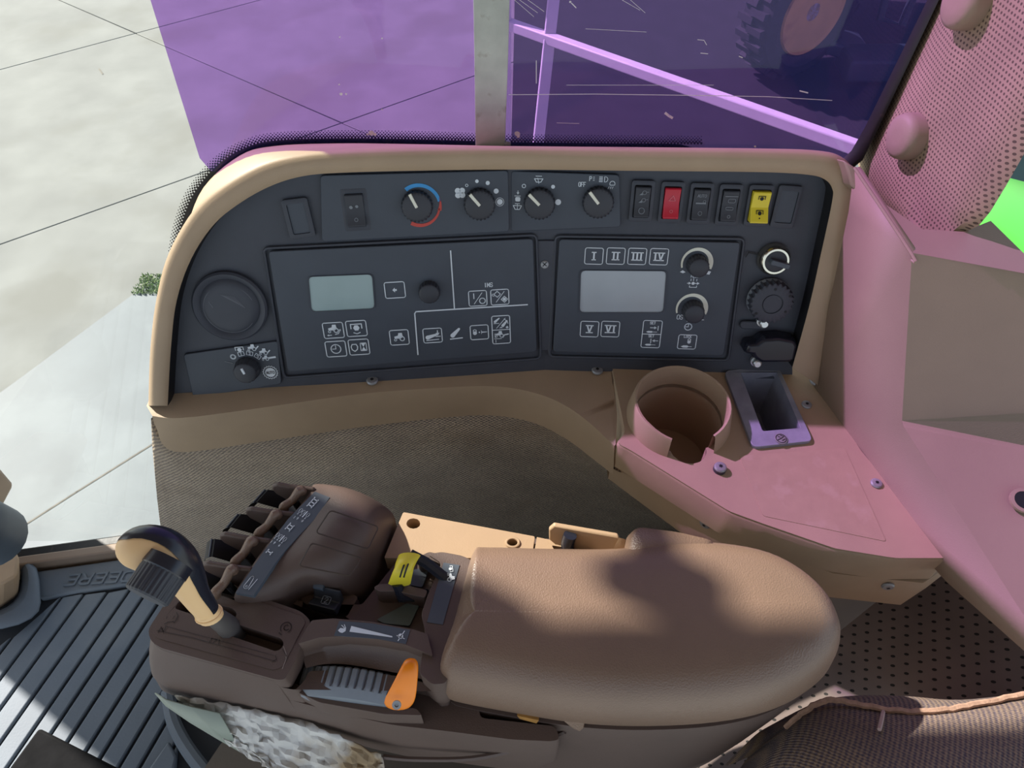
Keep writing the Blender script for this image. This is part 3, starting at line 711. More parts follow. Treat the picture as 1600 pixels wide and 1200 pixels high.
for x, y, a in ((652, 320, 113), (749, 317, 128), (843, 316, 136), (934, 314, 130)): knob(x, y, 25, .012, ang=a, plen=1.0)
knob(671, 452, 17, .016, teeth=20); knob(1088, 411, 17.5, .018, teeth=20, taper=.86); knob(1081, 482, 17.5, .018, teeth=20, taper=.86)
knob(388, 574, 20, .016, ang=105, plen=.6, teeth=18, taper=.85, pm=PRINT)
# symbols around the knobs
b = MB(); f = dframe(655, 322, .0027); arc(b, f, 35, 6, 5, 125, 10); build(b, 'cold_scale', BLUE, climate)
b = MB(); arc(b, f, 35, 1, 6, 20, -15); arc(b, f, 33, 3, 6, -10, -120); build(b, 'warm_scale', REDP, climate)
b = MB(); f = dframe(749, 317, .0027)
for a in (45, 135, 225, 315): b.fill(f, circ(4.6, 10, -29 + 4.8 * math.cos(R(a)), 17 + 4.8 * math.sin(R(a))))
b.stroke(f, circ(2, 8, -18, 28), 1, True); b.fill(f, circ(2.8, 10, -2, 33.5)); b.fill(f, circ(3.3, 10, 14.5, 30)); b.fill(f, circ(4, 12, 27, 17)); b.fill(f, circ(4.6, 14, 32, 0)); b.stroke(f, circ(6.4, 18, 32, 0), .8, True)
build(b, 'fan_symbols', PRINT, climate)
b = MB(); f = DR.frame(843, 316, .0027)
b.stroke(f, circ(2.7, 10, -25, 24.5), 1.4, True); b.fill(f, circ(3.1, 10, 20, 24.5)); b.fill(f, circ(4.6, 14, 29, 1))
b.stroke(f, [(-9, 36), (4, 36), (1, 31), (-6, 31), (-9, 36)], 1.2); b.stroke(f, [(-7, 40), (2, 40)], 1); b.stroke(f, [(-4, 37), (-2, 29)], 1)
arrow(b, f, -34, 17, -34, 11, 1, 3.5); b.fill(f, rrect(8, 7, 2, 2, -34, 4)); b.stroke(f, [(-39, 9), (-30, 9)], .9); b.stroke(f, [(-41, -6), (-28, -6), (-31, -12), (-38, -12), (-41, -6)], 1.1); b.stroke(f, [(-38, -3), (-31, -3)], .9); b.stroke(f, [(-34.5, -3), (-34.5, -12)], .8)
build(b, 'wiper_symbols', PRINT, wiper)
b = MB(); f = dframe(934, 314, .0027); letters(b, f, 'OFF', -26, 25, 6.5, 2.8, 1.1); letters(b, f, 'P', -13.5, 34, 6.5, 3, 1.2)
for yy in (31.5, 34, 36.5): b.stroke(f, [(-9.5, yy), (-7.5, yy)], .8)
b.stroke(f, circ(4, 10, 9, 33.5, -90, 90) + [(8, 37.5), (8, 29.5)], 1.1, True)
for yy in (30, 32.3, 34.6, 37): b.stroke(f, [(0, yy), (5, yy)], 1.1)
b.stroke(f, circ(4, 10, 20.5, 27, -30, 210), 1.1, True)
for xx in (15, 18, 21): b.stroke(f, [(xx + 1, 22.5), (xx - .5, 19.5)], .9)
build(b, 'lamp_symbols', PRINT, wiper)
b = MB(); sel = [o for o in con.children if o.name.startswith('selector_plate')][0]; f = dframe(388, 574, .0017)
b.stroke(f, circ(3.5, 12, -19, 20), 2.2, True)
for i, (x, y, a) in enumerate(((-6, 24, 8), (7, 24, -18), (18, 18, -42))):
    ca, sa = math.cos(R(a)), math.sin(R(a)); b.stroke(f, [(x + p * ca - q * sa, y + p * sa + q * ca) for p, q in ((-4.5, -3.2), (4.5, -3.2), (4.5, 3.2), (-4.5, 3.2))], .9, True); letters(b, f, '123'[i], x, y, 4, 2.2, .8)
pto(b, f, -7, 31, .75); tractor(b, f, 12, 33, .75); b.stroke(f, [(18, 31), (22, 35)], 1.8); tractor(b, f, 28, 25, .75); b.stroke(f, [(34, 23), (38, 27)], 1.8); tractor(b, f, 29, 14, .6); b.stroke(f, [(34, 14), (44, 15)], 3)
b.fill(f, circ(8, 20, 32, -11)); st = [((11.5 if i % 2 else 9.9) * math.cos(i * math.pi / 18) + 32, (11.5 if i % 2 else 9.9) * math.sin(i * math.pi / 18) - 11) for i in range(36)]; b.stroke(f, st, 1.1, True)
build(b, 'mode_symbols', PRINT, sel)
b = MB(); letters(b, f, 'AUTO', 32, -11, 4.4, 2.4, .9, off=.0007); build(b, 'lettering', BLACK, sel)
b = MB(); b.stroke(f, [(-33, 13), (-22, 9)], .9); build(b, 'scratch', PALE, sel)

# --- rocker switches
def switch(px, py, bw, bh, rw, rh, m, draw=None, pm=PALE, tilt=.0025, rot=0, blank=False, name='rocker_switch', prow=1):
    f = dframe(px, py, 0, rot); b = MB()
    ring = rrect(bw, bh, 4, 3); hole = rrect(rw + 3, rh + 4, 2.5, 3)
    b.loft([[f(x, y, -.001) for x, y in ring], [f(x, y, .0022) for x, y in ring], [f(x, y, .0026) for x, y in rrect(bw - 3, bh - 3, 3, 3)], [f(x, y, .0026) for x, y in hole], [f(x, y, -.001) for x, y in hole]])
    o = build(b, name, BLACK, con)
    if blank:
        build(MB().prism([f(x, y, .0012) for x, y in rrect(rw + 3, rh + 4, 2, 3)], f.n * -.002), 'blank_cover', PANEL, o, bevel=.0004); return o
    w2, h2 = rw / 2, rh / 2; sd = []
    hi, lo_ = .0075 * prow, .0035 * prow
    prof = [(-h2, 0), (-h2, hi), (-h2 + 2, hi + .0006), (-1, lo_), (h2 - 2, lo_ + tilt), (h2, lo_ + tilt - .001), (h2, 0)]
    k = MB().loft([[f(x, y, z) for y, z in prof] for x in (-w2, -w2 + 1, w2 - 1, w2)], cap0=True, cap1=True)
    ro_ = build(k, 'rocker', m, o, bevel=.0005, seg=2)
    if draw:
        q = MB(); hz = lambda y: (hi + (lo_ - hi) * (y + h2) / h2) if y < 0 else lo_ + tilt * y / h2
        draw(q, lambda x, y, oo=0: f(x, y, hz(y) + .0009)); build(q, 'legend', pm, ro_)
    return o
switch(467, 341, 40, 62, 24, 44, None, rot=4, blank=True)
def s1(b, f): b.stroke(f, circ(2.6, 10, 0, -14), 1, True); b.fill(f, circ(3, 6, -6, 5)); b.fill(f, circ(2.6, 6, 3, 6))
switch(556, 327, 43, 68, 28, 50, KNOB, s1)
def lampsym(b, f, y): b.stroke(f, circ(3, 10, 2, y), 1, True); b.fill(f, [(-6, y - 4), (-1, y), (0, y - 4)]); b.stroke(f, [(6, y + 1), (8, y + 1)], 1)
switch(1002.5, 314, 36, 64, 23, 47, KNOB, lambda b, f: (lampsym(b, f, 15), lampsym(b, f, 3), b.stroke(f, circ(4.4, 14, 0, -13), 1.1, True)))
switch(1048.5, 316, 36, 64, 24, 47, RED, lambda b, f: (b.stroke(f, [(-5, 4), (5, 4), (1, 12)], 1, True), b.stroke(f, circ(2.2, 10, 0, -12), .9, True)), pm=mat('pink_print', 'd9707c', .5))
switch(1093.5, 318, 36, 64, 24, 47, KNOB, lambda b, f: (letters(b, f, 'AUTO', 0, 14, 4.5, 2.6, 1), b.stroke(f, [(-7, 2), (7, 2)], 2.4), b.stroke(f, circ(2, 8, 5, 5), .9, True), b.stroke(f, circ(3, 10, 0, -13), .7, True)))
switch(1138.5, 320, 36, 64, 24, 47, KNOB, lambda b, f: (b.stroke(f, [(-9, 15), (10, 15)], 1.2), b.stroke(f, rrect(11, 6, 2, 2, 2, 8), .9, True), b.stroke(f, rrect(11, 4, 1, 2, 0, -4), .9, True), b.stroke(f, circ(2.2, 8, 0, -16), .9, True)))
def s5(b, f):
    for y in (13, -9): b.fill(f, circ(3, 8, 0, y)); b.stroke(f, [(-5, y - 1), (-5, y + 4), (5, y + 4), (5, y - 1)], 1.1)
    b.fill(f, circ(1.2, 6, 0, -16))
switch(1185, 321, 38, 64, 27, 47, YELLOW, s5, pm=DEEP, prow=1.6)
switch(1228, 323, 37, 66, 24, 46, None, rot=-3, blank=True)

# --- round vent
f = dframe(360, 478, 0); k = f.k
v = build(MB().lathe([(57 * k, -.001), (57 * k, .003), (54 * k, .005), (50 * k, .004), (45 * k, .0015), (42 * k, .0035), (36 * k, .005), (30 * k, .0055), (5 * k, .0055)], f.c, f.n, 48), 'air_vent', BLACK, con)
b = MB()
for i in range(8):
    s_ = -14 + i * 4.2; b.stroke(f, [(s_ * .4 - 2 + i, 22 - i * .6), (s_ * .4 + 12 + i * .8, 12 - i * 1.9)], .7, off=.0058)
b.stroke(f, circ(39, 40, 0, -3, 20, 320), .6, off=.0048)
b.stroke(f, [(-28, 12), (-24, 2)], .8, off=.0058)
build(b, 'scuff_marks', mat('scuff', '6e727a', .7), v)
# --- key switch, outlet, socket cap and bolts
f = dframe(1208, 404, 0); k = f.k
o = build(MB().lathe([(25 * k, -.001), (25 * k, .004), (22 * k, .009), (20 * k, .0105), (17 * k, .0105), (17 * k, .008)], f.c, f.n, 32), 'key_switch', CHROME, con)
build(MB().lathe([(16.8 * k, .004), (16.8 * k, .0098), (15 * k, .0102)], f.c, f.n, 24), 'barrel', KNOB, o)
a = R(-14); ca, sa = math.cos(a), math.sin(a)
build(MB().prism([f(x * ca - y * sa, x * sa + y * ca, .019) for x, y in rrect(30, 8, 2, 2, 4, 0)], f.n * -.01), 'key_bar', DECAL, o, bevel=.0006)
b = MB(); b.stroke(f, [(-26, 6), (-40, 9), (-43, 2)], 2, off=.001); build(b, 'print_mark', DEEP, con)
f = dframe(1200, 466, 0); k = f.k; b = MB(); b.tk = (0, 1, 2)
b.lathe([(31 * k, -.001), (31 * k, .014), (30 * k, .016), (28 * k, .017), (16 * k, .017), (16 * k, .0155), (14.5 * k, .0155), (14 * k, .0165), (3 * k, .0165)], f.c, f.n, 96, 1.08, f.r)
o = build(b, 'power_outlet', BLACK, con)
b = MB()
for x, y in ((0, 24), (24, 14), (22, -12), (-22, -16)): b.lathe([(2.2 * k, 0), (2.2 * k, .0174)], f(x, y), f.n, 8)
build(b, 'pin_holes', DEEP, o)
build(MB().lathe([(30 * k, -.001), (34 * k, .002), (33 * k, .006)], f.c, f.n, 32), 'outlet_ring', PALE, o)
f = dframe(1200, 536, 0); P = [(-42, -8), (-40, 8), (-26, 10), (-18, 19), (6, 22), (32, 18), (38, 10), (38, -18), (30, -22), (-14, -24), (-26, -16), (-30, -9)]
build(MB().loft([[f(x, y, -.001) for x, y in P], [f(x, y, .012) for x, y in P], [f(x * .92, y * .86, .019) for x, y in P]], cap1=True), 'socket_cap', GLOSSB, con, bevel=.0025, seg=3)
f2 = dframe(1180, 507, 0); build(MB().prism([f2(x, y, .003) for x, y in rrect(40, 13, 6, 3, -4, 0)], f.n * -.004), 'socket_hinge', BLACK, con, bevel=.001)
def bolt(px, py, r, m=ZINC, h=.006, parent=con):
    f = dframe(px, py, 0); k = f.k; b = MB().lathe([(r * 1.25 * k, -.001), (r * 1.25 * k, h * .35), (r * k, h * .36), (r * k, h), (r * .7 * k, h * 1.1)], f.c, f.n, 6 * 3); return build(b, 'bolt', m, parent)
bolt(1190, 500, 7, h=.012); bolt(1180, 563, 6.5, h=.010)
b = MB(); f = dframe(851, 413, .0005); k = f.k; o = build(b.lathe([(6.5 * k, 0), (6.5 * k, .0015), (5 * k, .0022)], f.c, f.n, 16), 'panel_screw', STEEL, con)
b = MB(); f3 = dframe(851, 413, .0028); b.stroke(f3, [(-2.8, -2.8), (2.8, 2.8)], 1.3); b.stroke(f3, [(-2.8, 2.8), (2.8, -2.8)], 1.3); build(b, 'cross_slot', DEEP, o)

# --- lower ledge of the console
LZ = .642
T = [(229, 634), (262, 632), (400, 607), (560, 586), (700, 574), (840, 569), (953, 569), (958, 605), (964, 645), (962, 694)]
Cc = [(238, 650), (286, 653), (410, 637), (560, 616), (690, 606), (775, 604), (835, 614), (880, 632), (920, 660), (960, 697)]
Bt = [(244, 668), (274, 706), (410, 690), (560, 668), (690, 653), (765, 649), (828, 659), (880, 683), (925, 716), (958, 742)]
T3 = [atz(p.x, p.y, LZ) for p in cr(T, 5)]; C3 = [atz(p.x, p.y, LZ - .003) for p in cr(Cc, 5)]
C2_ = cr(Cc, 5); B2_ = cr(Bt, 5); B3 = []
for c, p in zip(C3, B2_):
    d = ray(p.x, p.y); t_ = (c.y - .004) / d.y; B3.append(CAM + d * t_)
T0 = [p + V((0, .03, 0)) for p in T3]
Bk = [p + V((0, .03, 0)) for p in B3]
ledge = build(MB().loft([T0, T3, C3, [a.lerp(b, .5) + V((0, -.0015, 0)) for a, b in zip(C3, B3)], B3, Bk], closed=False), 'lower_ledge', TAN, con, bevel=.003, smooth=50)
endp = [T0[0], T3[0], C3[0], B3[0], Bk[0]]
# screws (one mesh, shared)
def screw_mesh():
    b = MB().lathe([(.0055, 0), (.0055, .001), (.0045, .0022), (.0026, .0026)], V((0, 0, 0)), (0, 0, 1), 16)
    me = bpy.data.meshes.new('screw'); me.from_pydata(b.v, [], b.f); me.materials.append(STEEL); me.set_sharp_from_angle(angle=R(30))
    d = bpy.data.meshes.new('star_socket'); s_ = MB().ngon([V((( .0022 if i % 2 else .0012) * math.cos(i * math.pi / 6), (.0022 if i % 2 else .0012) * math.sin(i * math.pi / 6), .00275)) for i in range(12)])
    d.from_pydata(s_.v, [], s_.f); d.materials.append(DEEP); return me, d
SM, SS = screw_mesh()
def screw(parent, p, nrm=(0, 0, 1), s_=1.0):
    o = new_obj('screw', SM, parent); o.location = V(p) - base_of(parent); o.rotation_euler = V(nrm).to_track_quat('Z', 'Y').to_euler(); o.scale = (s_,) * 3
    q = new_obj('star_socket', SS, o); return o
screw(con, atz(582, 596, LZ) + V((0, 0, .001)), s_=1.2); screw(con, atz(933, 580, LZ) + V((0, 0, .001)), s_=1.2)

# ================================================================ fabric side wall below the console
top = [p + V((0, .012, .01)) for p in B3]
last = top[-1]
top += [atz(*p, .575) + V((0, .04, 0)) for p in ((1000, 785), (1090, 850))] + [V((.33, .36, .57)), V((.50, .33, .60)), V((.75, .33, .60))]
bot = []
bl = atz(258, 925, 0)
for i, p in enumerate(top):
    s_ = i / (len(top) - 1); bot.append(V((max(bl.x + (.80 - bl.x) * s_, p.x - (.15 if s_ > .3 else 1)), .575 - .2 * max(0, s_ - .6), -.02)))
rows = []
for k in range(9):
    s_ = k / 8; rows.append([a.lerp(b, s_) + V((-.012 * math.sin(math.pi * s_) if i < 8 else 0, .01 * math.sin(math.pi * s_), 0)) for i, (a, b) in enumerate(zip(top, bot))])
o = build(MB().loft(rows, closed=False), 'wall_right', FABRIC, None, solid=.008, smooth=180); structure(o, 'woven grey brown fabric covering the side wall below the console')

# ================================================================ rear tray with cup holder
SZ = .645; shp = lambda x, y, z=SZ: atz(x, y, z)
tray = thing('cup_holder_tray', 'tan corner tray with round cup holder, metal ashtray frame and screws beside the console', 'tray', (.27, .42, .56))
out = rpoly([(956, 571), (1236, 568), (1287, 611), (1346, 705), (1483, 866), (1478, 872), (1399, 872), (1305, 857), (1192, 818), (1140, 799), (985, 703), (964, 692), (977, 676)], 7, 2)
cc = shp(1067, 627, .672); cr_ = .0495; cen = V((cc.x, cc.y, SZ))
kx, ky = shp(1071, 700), shp(1070, 716)
def keyhole(rad, sw, slen, z, n_=36):
    P = []; a0 = math.asin(sw / rad)
    for i in range(n_ + 1):
        a = -math.pi / 2 + .10 + a0 + (2 * math.pi - 2 * a0) * i / n_; P.append(V((cen.x + rad * math.cos(a), cen.y + rad * math.sin(a), z)))
    tip = cen + V((math.cos(-math.pi / 2 + .10), math.sin(-math.pi / 2 + .10), 0)) * slen
    dv_ = (tip - cen).normalized(); sv = V((dv_.y, -dv_.x, 0)) * -1
    for i in range(9):
        a = math.pi * i / 8; q = tip + (-sv * math.cos(a) * sw) * 1 + dv_ * math.sin(a) * sw; P.append(V((q.x, q.y, z)))
    return P
slen = (cen.y - ky.y) - .012
kh = keyhole(cr_ - .003, .019, slen, SZ)
ash_i = [shp(p.x, p.y) for p in rpoly([(1156, 586), (1212, 585), (1249, 672), (1190, 677)], 3, 2)]
top_ = [shp(p.x, p.y) for p in out]
build(MB().plate(top_, [kh, ash_i], (0, 0, -.006)), 'tray_top', TAN, tray, bevel=.001)
lipr = [[V((p.x, p.y, SZ - .002)) for p in top_], [V((p.x, p.y, SZ - .004)) + (p - V((.27, .42, SZ))).normalized() * .002 for p in top_], [V((p.x, p.y, SZ - .04)) + (p - V((.27, .42, SZ))).normalized() * .003 for p in top_]]
build(MB().loft(lipr), 'tray_lip', TAN, tray, smooth=60)
build(MB().loft([kh, [p + V((0, 0, -.03)) for p in kh], [p + V((0, 0, -.085)) for p in kh]], cap1=True), 'cup_well', TAN, tray)
# raised partial cup wall
gap = .46; ring = []
for i in range(41):
    a = -math.pi / 2 + .10 + gap + (2 * math.pi - 2 * gap) * i / 40; d_ = V((math.cos(a), math.sin(a), 0)); fl_ = min(1, min(i, 40 - i) / 4)
    zt = .672 - .004 * (1 - fl_)
    c0 = V((cen.x, cen.y, 0)); ring.append([c0 + d_ * (cr_ + .006) + V((0, 0, SZ - .001)), c0 + d_ * (cr_ + .0015) + V((0, 0, zt - .002)), c0 + d_ * cr_ + V((0, 0, zt)), c0 + d_ * (cr_ - .0022) + V((0, 0, zt - .0005)), c0 + d_ * (cr_ - .003) + V((0, 0, SZ - .02))])
build(MB().loft(ring, closed=False), 'cup_wall', TAN, tray, smooth=50)
# ashtray
ao = [shp(p.x, p.y, SZ + .004) for p in rpoly([(1131, 579), (1216, 572), (1271, 689), (1176, 699)], 10, 4)]
ai = [p + V((0, 0, .004)) for p in ash_i]
ash = build(MB().plate(ao, [ai], (0, 0, -.0045)), 'ashtray_frame', DIECAST, tray, bevel=.001)
cm = sum(ai, V((0, 0, 0))) / len(ai)
build(MB().loft([ai, [cm + (p - cm) * .9 + V((0, 0, -.07)) for p in ai]], cap1=True), 'ashtray_box', DIECAST, ash)
f = Z(SZ + .0042).frame(1220, 686); k = f.k
em = build(MB().lathe([(10 * k, 0), (10 * k, .0008), (9 * k, .001)], f.c, (0, 0, 1), 24), 'round_emblem', STEEL, ash)
b = MB(); b.stroke(f, circ(8, 20), 1, True, .0013); b.stroke(f, [(-6, -3), (0, 0), (5, 4)], 1.2, off=.0013); b.stroke(f, [(-4, 4), (-1, 2)], 1.2, off=.0013); b.stroke(f, [(1, -4), (6, -1)], 1.2, off=.0013); b.stroke(f, [(0, 6), (3, 5)], 1, off=.0013); build(b, 'emblem_relief', DEEP, em)
lab = [shp(p.x, p.y, SZ + .0005) for p in rpoly([(1155, 712), (1320, 700), (1385, 846), (1192, 806)], 5)]
tag(build(MB().prism(lab, (0, 0, -.0006)), 'sticker_patch', mat('worn_sticker', 'ab957a', .5, .05, 60, .2, 300, col2='b29d84', c2s=50), tray), 'faded sticker with blotchy surface')
for x, y, s_ in ((1124, 734, 1.15), (1260, 633, 1.0), (1369, 756, 1.05)): screw(tray, shp(x, y) + V((0, 0, .004 if x == 1124 else .0003)), s_=s_)
build(MB().lathe([(.0065, 0), (.0065, .004)], shp(1124, 734), (0, 0, 1), 16), 'screw_spacer', KNOB, tray)
# band below the tray
bt = [(960, 703), (1085, 793), (1157, 840), (1303, 890), (1443, 905), (1484, 878)]
bt3 = [atz(*p, SZ - .042) for p in bt]
bb = [p + V((-.002, -.004, 0)) for p in bt3]
build(MB().loft([[p + V((0, .03, -.001)) for p in bb], bb, [p + V((-.001, -.003, -.012)) for p in bb], [p + V((0, 0, -.052)) for p in bb], [p + V((0, .04, -.058)) for p in bb]], closed=False), 'lower_band', TAN, tray, smooth=50)
build(MB().prism([V((-.06, .352, .57)), V((.62, .345, .57)), V((.62, .345, .0)), V((-.06, .352, .0))], (0, .006, 0)), 'trim_4', BROWN)['kind'] = 'structure'  # panel closing the gap under the tray, lengthened leftward to block sun
def face_pt(px, py, i):
    a, b_ = bb[i], bb[i + 1]; d = (b_ - a); nr = V((d.y, -d.x, 0)).normalized(); P = Plane(a + nr * .002, nr); return P.at(px, py), nr
for x, y, i in ((1102, 818, 1), (1387, 915, 3)):
    p, nr = face_pt(x, y, i); screw(tray, p, nr, 1.1)
screw(con, atz(1272, 598, SZ) + V((0, 0, .004)), (0, -.3, 1), 1.2)


# ================================================================ side trim panel at the right
nA = V((-.957, -.29, 0)); PA = Plane((.33, .52, .645), nA)
sp1, sp2, sp3, sp4 = PA.at(1335, 262), PA.at(1425, 395), PA.at(1409, 662), PA.at(1600, 962)
side = thing('side_trim_panel', 'tall moulded tan trim panel with creased faces right of the console', 'trim panel', (.42, .4, .6))
b0 = PA.at(1284, 612); b1 = PA.at(1487, 902); b2 = PA.at(1610, 1008)
tl = PA.at(1325, 300)
down = V((0, 0, -.08))
fa = [sp1, sp2, sp3, sp4, b2 + V((.02, -.06, .01)), b1 + V((0, 0, -.01)), b0 + V((0, 0, -.06)), PA.at(1326, 330)]
build(MB().ngon(fa), 'front_face', TANP, side, solid=.006)
rt = V((.428, .453, .856)); rm = atz(1600, 700, .73); rb = sp4 + V((.06, -.03, .012))
ext = V((.22, .03, .03))
bf = MB(); bf.ngon([sp2, rt, rt + ext * .8, rm + ext, rm, sp3]); bf.ngon([sp3, rm, rm + ext, rb + ext, rb, sp4])
build(bf, 'upper_face', TANP, side, bevel=.003)
hk_ = 0; hk = [sp1 + V((.05, .03, 0)), rt + V((.1, .13, .0)), rt + ext * .8 + V((0, .1, 0))]
build(MB().ngon([sp1, sp2, atz(1600, 427, .858), atz(1760, 455, .858), atz(1760, 420, .858), atz(1600, 396, .858), atz(1548, 345, .858), atz(1505, 362, .858), atz(1440, 358, .860), atz(1385, 320, .864), atz(1347, 264, .874)]), 'top_face', TANP, side)
PB = Plane(rm, (rm + ext - rm).cross(rb - rm), (1, 0, 0)); 
hn = PB.n if PB.n.z > 0 else -PB.n
hc = PB.at(1600, 782); build(MB().lathe([(.011, -.002), (.011, .0008), (.008, .0012), (.008, -.001)], hc, hn, 20), 'hole_rim', TANP, side)
build(MB().lathe([(.0085, -.002), (.0085, .0009)], hc, hn, 20), 'hole', DEEP, side)
ed = MB().tube(cr([sp1, sp2 + V((0, 0, -.001)), sp2 + (sp3 - sp2) * .04], 4), .0014, 8); build(ed, 'edge_bead', TANP, side)
# corner wing between the console and the pillar
wg = [(1318, 250), (1337, 262), (1350, 285), (1360, 300), (1345, 304), (1330, 290), (1325, 270)]
wp = Plane(PA.at(1335, 262), (-.3, -.8, .5)); build(MB().prism([wp.at(*p) for p in wg], (0, .02, -.01)), 'corner_wing', TANP, side, bevel=.002)

# ================================================================ perforated pillar trim
XP = .39
def pil(px, py, o=0): return Plane((XP - o, .6, .8), (-1, -.05, .06)).at(px, py)
pl = thing('pillar_trim', 'slanting tan perforated pillar cover with round caps beside the purple window', 'pillar', pil(1440, 362))
Lf = [(1500, -90), (1462, 0), (1415, 97), (1366, 200), (1342, 250), (1352, 292), (1383, 325), (1420, 358)]
Md = [(1600, -110), (1570, 0), (1535, 110), (1490, 220), (1462, 280), (1455, 310), (1450, 335), (1440, 362)]
Rt = [(1800, -110), (1740, 0), (1680, 100), (1605, 232), (1572, 290), (1548, 330), (1530, 352), (1505, 365)]
rr_ = [[pil(*p, -.012) + V((0, .012, 0)) for p in Lf], [pil(*p) for p in Lf]]
for s_ in (.25, .5, .75): rr_.append([pil(a[0] + (b[0] - a[0]) * s_, a[1] + (b[1] - a[1]) * s_, .012 * math.sin(math.pi * s_)) for a, b in zip(Lf, Md)])
rr_.append([pil(*p, .008) for p in Md])
for s_ in (.35, .7): rr_.append([pil(a[0] + (b[0] - a[0]) * s_, a[1] + (b[1] - a[1]) * s_, .006) for a, b in zip(Md, Rt)])
rr_.append([pil(*p, -.004) for p in Rt]); rr_.append([p + V((.03, .08, 0)) for p in rr_[-1]])
build(MB().loft(rr_, closed=False), 'perforated_cover', PERF, pl, smooth=70)
def cap(px, py, r):
    c = pil(px, py, .010); n_ = V((-1, -.12, .06)).normalized()
    build(MB().lathe([(r, -.006), (r, .010), (r * .93, .015), (r * .72, .018), (r * .3, .0185)], c, n_, 28), 'round_cap', TANP, pl, smooth=40)
cap(1428, 213, .0215); cap(1521, 4, .0215)

# ================================================================ perforated rear lower trim and seat
PR = Plane((.42, .25, .45), (-.45, -.12, .88))
o = build(MB().prism([PR.at(*p) for p in ((1295, 1000), (1392, 922), (1500, 880), (1660, 1010), (1700, 1300), (1050, 1300), (1100, 1140))], (0, 0, -.01)), 'wall_rear', PERFD, None); structure(o, 'dark perforated trim panel behind the seat')
seat = thing('seat_cushion', 'dusty woven fabric seat bolster with a frayed seam in the lower right corner', 'seat', atz(1420, 1300, .45))
rows = [[(1236, 1128, .585), (1262, 1098, .60), (1310, 1078, .61), (1390, 1070, .615), (1450, 1073, .615), (1500, 1088, .61), (1600, 1078, .61), (1760, 1060, .61)],
        [(1228, 1135, .60), (1262, 1108, .625), (1300, 1094, .635), (1380, 1108, .645), (1450, 1112, .648), (1510, 1104, .645), (1600, 1086, .64), (1760, 1062, .64)],
        [(1212, 1160, .605), (1250, 1140, .64), (1300, 1130, .655), (1380, 1138, .665), (1450, 1140, .668), (1510, 1132, .665), (1600, 1115, .66), (1760, 1090, .66)],
        [(1192, 1195, .60), (1235, 1185, .645), (1300, 1180, .665), (1380, 1185, .675), (1450, 1188, .68), (1510, 1180, .68), (1600, 1165, .675), (1760, 1140, .67)],
        [(1165, 1250, .58), (1220, 1260, .64), (1300, 1265, .665), (1380, 1265, .68), (1450, 1265, .685), (1510, 1262, .685), (1600, 1250, .68), (1760, 1230, .67)],
        [(1150, 1330, .55), (1220, 1340, .60), (1300, 1350, .62), (1380, 1350, .63), (1450, 1350, .63), (1510, 1350, .63), (1600, 1340, .63), (1760, 1330, .62)]]
g3 = [[atz(*q) for q in r_] for r_ in rows]
g3 = [[p + V((0, .015, -.15)) for p in g3[0]]] + g3
g3 = [[r_[0] + V((-.004, 0, -.12))] + r_ for r_ in g3]
cu = build(MB().loft(g3, closed=False), 'cushion_cover', SEATFAB, seat, sub=2, smooth=180)
sm = cr([atz(x, y, z + .004) for x, y, z in rows[1]], 8)
smo = MB().tube([p + V((random.uniform(-.0006, .0006), random.uniform(-.0006, .0006), random.uniform(-.0004, .0006))) for p in sm], .0024, 6)
build(smo, 'frayed_seam', mat('seam_thread', 'b08d78', .9, .2, 200, .8, 300), seat)
s2 = cr([atz(*q) for q in ((1380, 1112, .650), (1378, 1122, .661), (1374, 1140, .668))], 5); build(MB().tube(s2, .0016, 6), 'side_seam', mat('seam_light', 'b79c95', .9), seat)

# ================================================================ armrest console
GZT = .718; arm = thing('armrest_console', 'brown armrest control unit with hydraulic levers, decals and speed wheel', 'armrest', atz(560, 1010, .45))
def polyz(pts, z, rad=0, n=3): return [atz(p[0], p[1], z) for p in (rpoly(pts, rad, n) if rad else pts)]
near = [(231, 984), (235, 1001), (250, 1012), (330, 1034), (432, 1062)]
# lower shell: full outline
lowo = near + [(520, 1085), (600, 1102), (690, 1112), (800, 1126), (866, 1129), (880, 1126), (874, 1104), (800, 1096), (745, 1090), (745, 880), (735, 868), (660, 850), (560, 800), (480, 790), (420, 830), (340, 905), (290, 925), (262, 938)]
lo3 = polyz(lowo, GZT, 10)
lo3 = [V((p.x, p.y, .667)) for p in lo3]; ce = V((-.1, .24, 0))
def grow(P, k, z): return [V((p.x + (p.x - ce.x) * k, p.y + (p.y - ce.y) * k, z)) for p in P]
def flare(P, k): return [p + V((-k * min(1, max(0, (-.17 - p.x) / .1)), 0, 0)) for p in P]
build(MB().loft([lo3, flare(grow(lo3, .006, .660), .020), flare(grow(lo3, .010, .63), .029), flare(grow(lo3, .010, .605), .034), flare(grow(lo3, -.03, .575), .024), grow(lo3, -.08, .53)], cap0=True, cap1=True), 'lower_shell', BROWN, arm, smooth=50)
sk0 = polyz([(330, 903), (290, 920), (262, 936)] + near, GZT, 8)
build(MB().loft([[p + V((0, 0, z - GZT)) for p in flare(grow(sk0, k, GZT), fl_)] for z, k, fl_ in ((.713, .001, 0), (.70, .004, .005), (.68, .008, .013), (.655, .011, .022), (.635, .011, .0285))], closed=False), 'front_skirt', BROWN, arm, smooth=60)
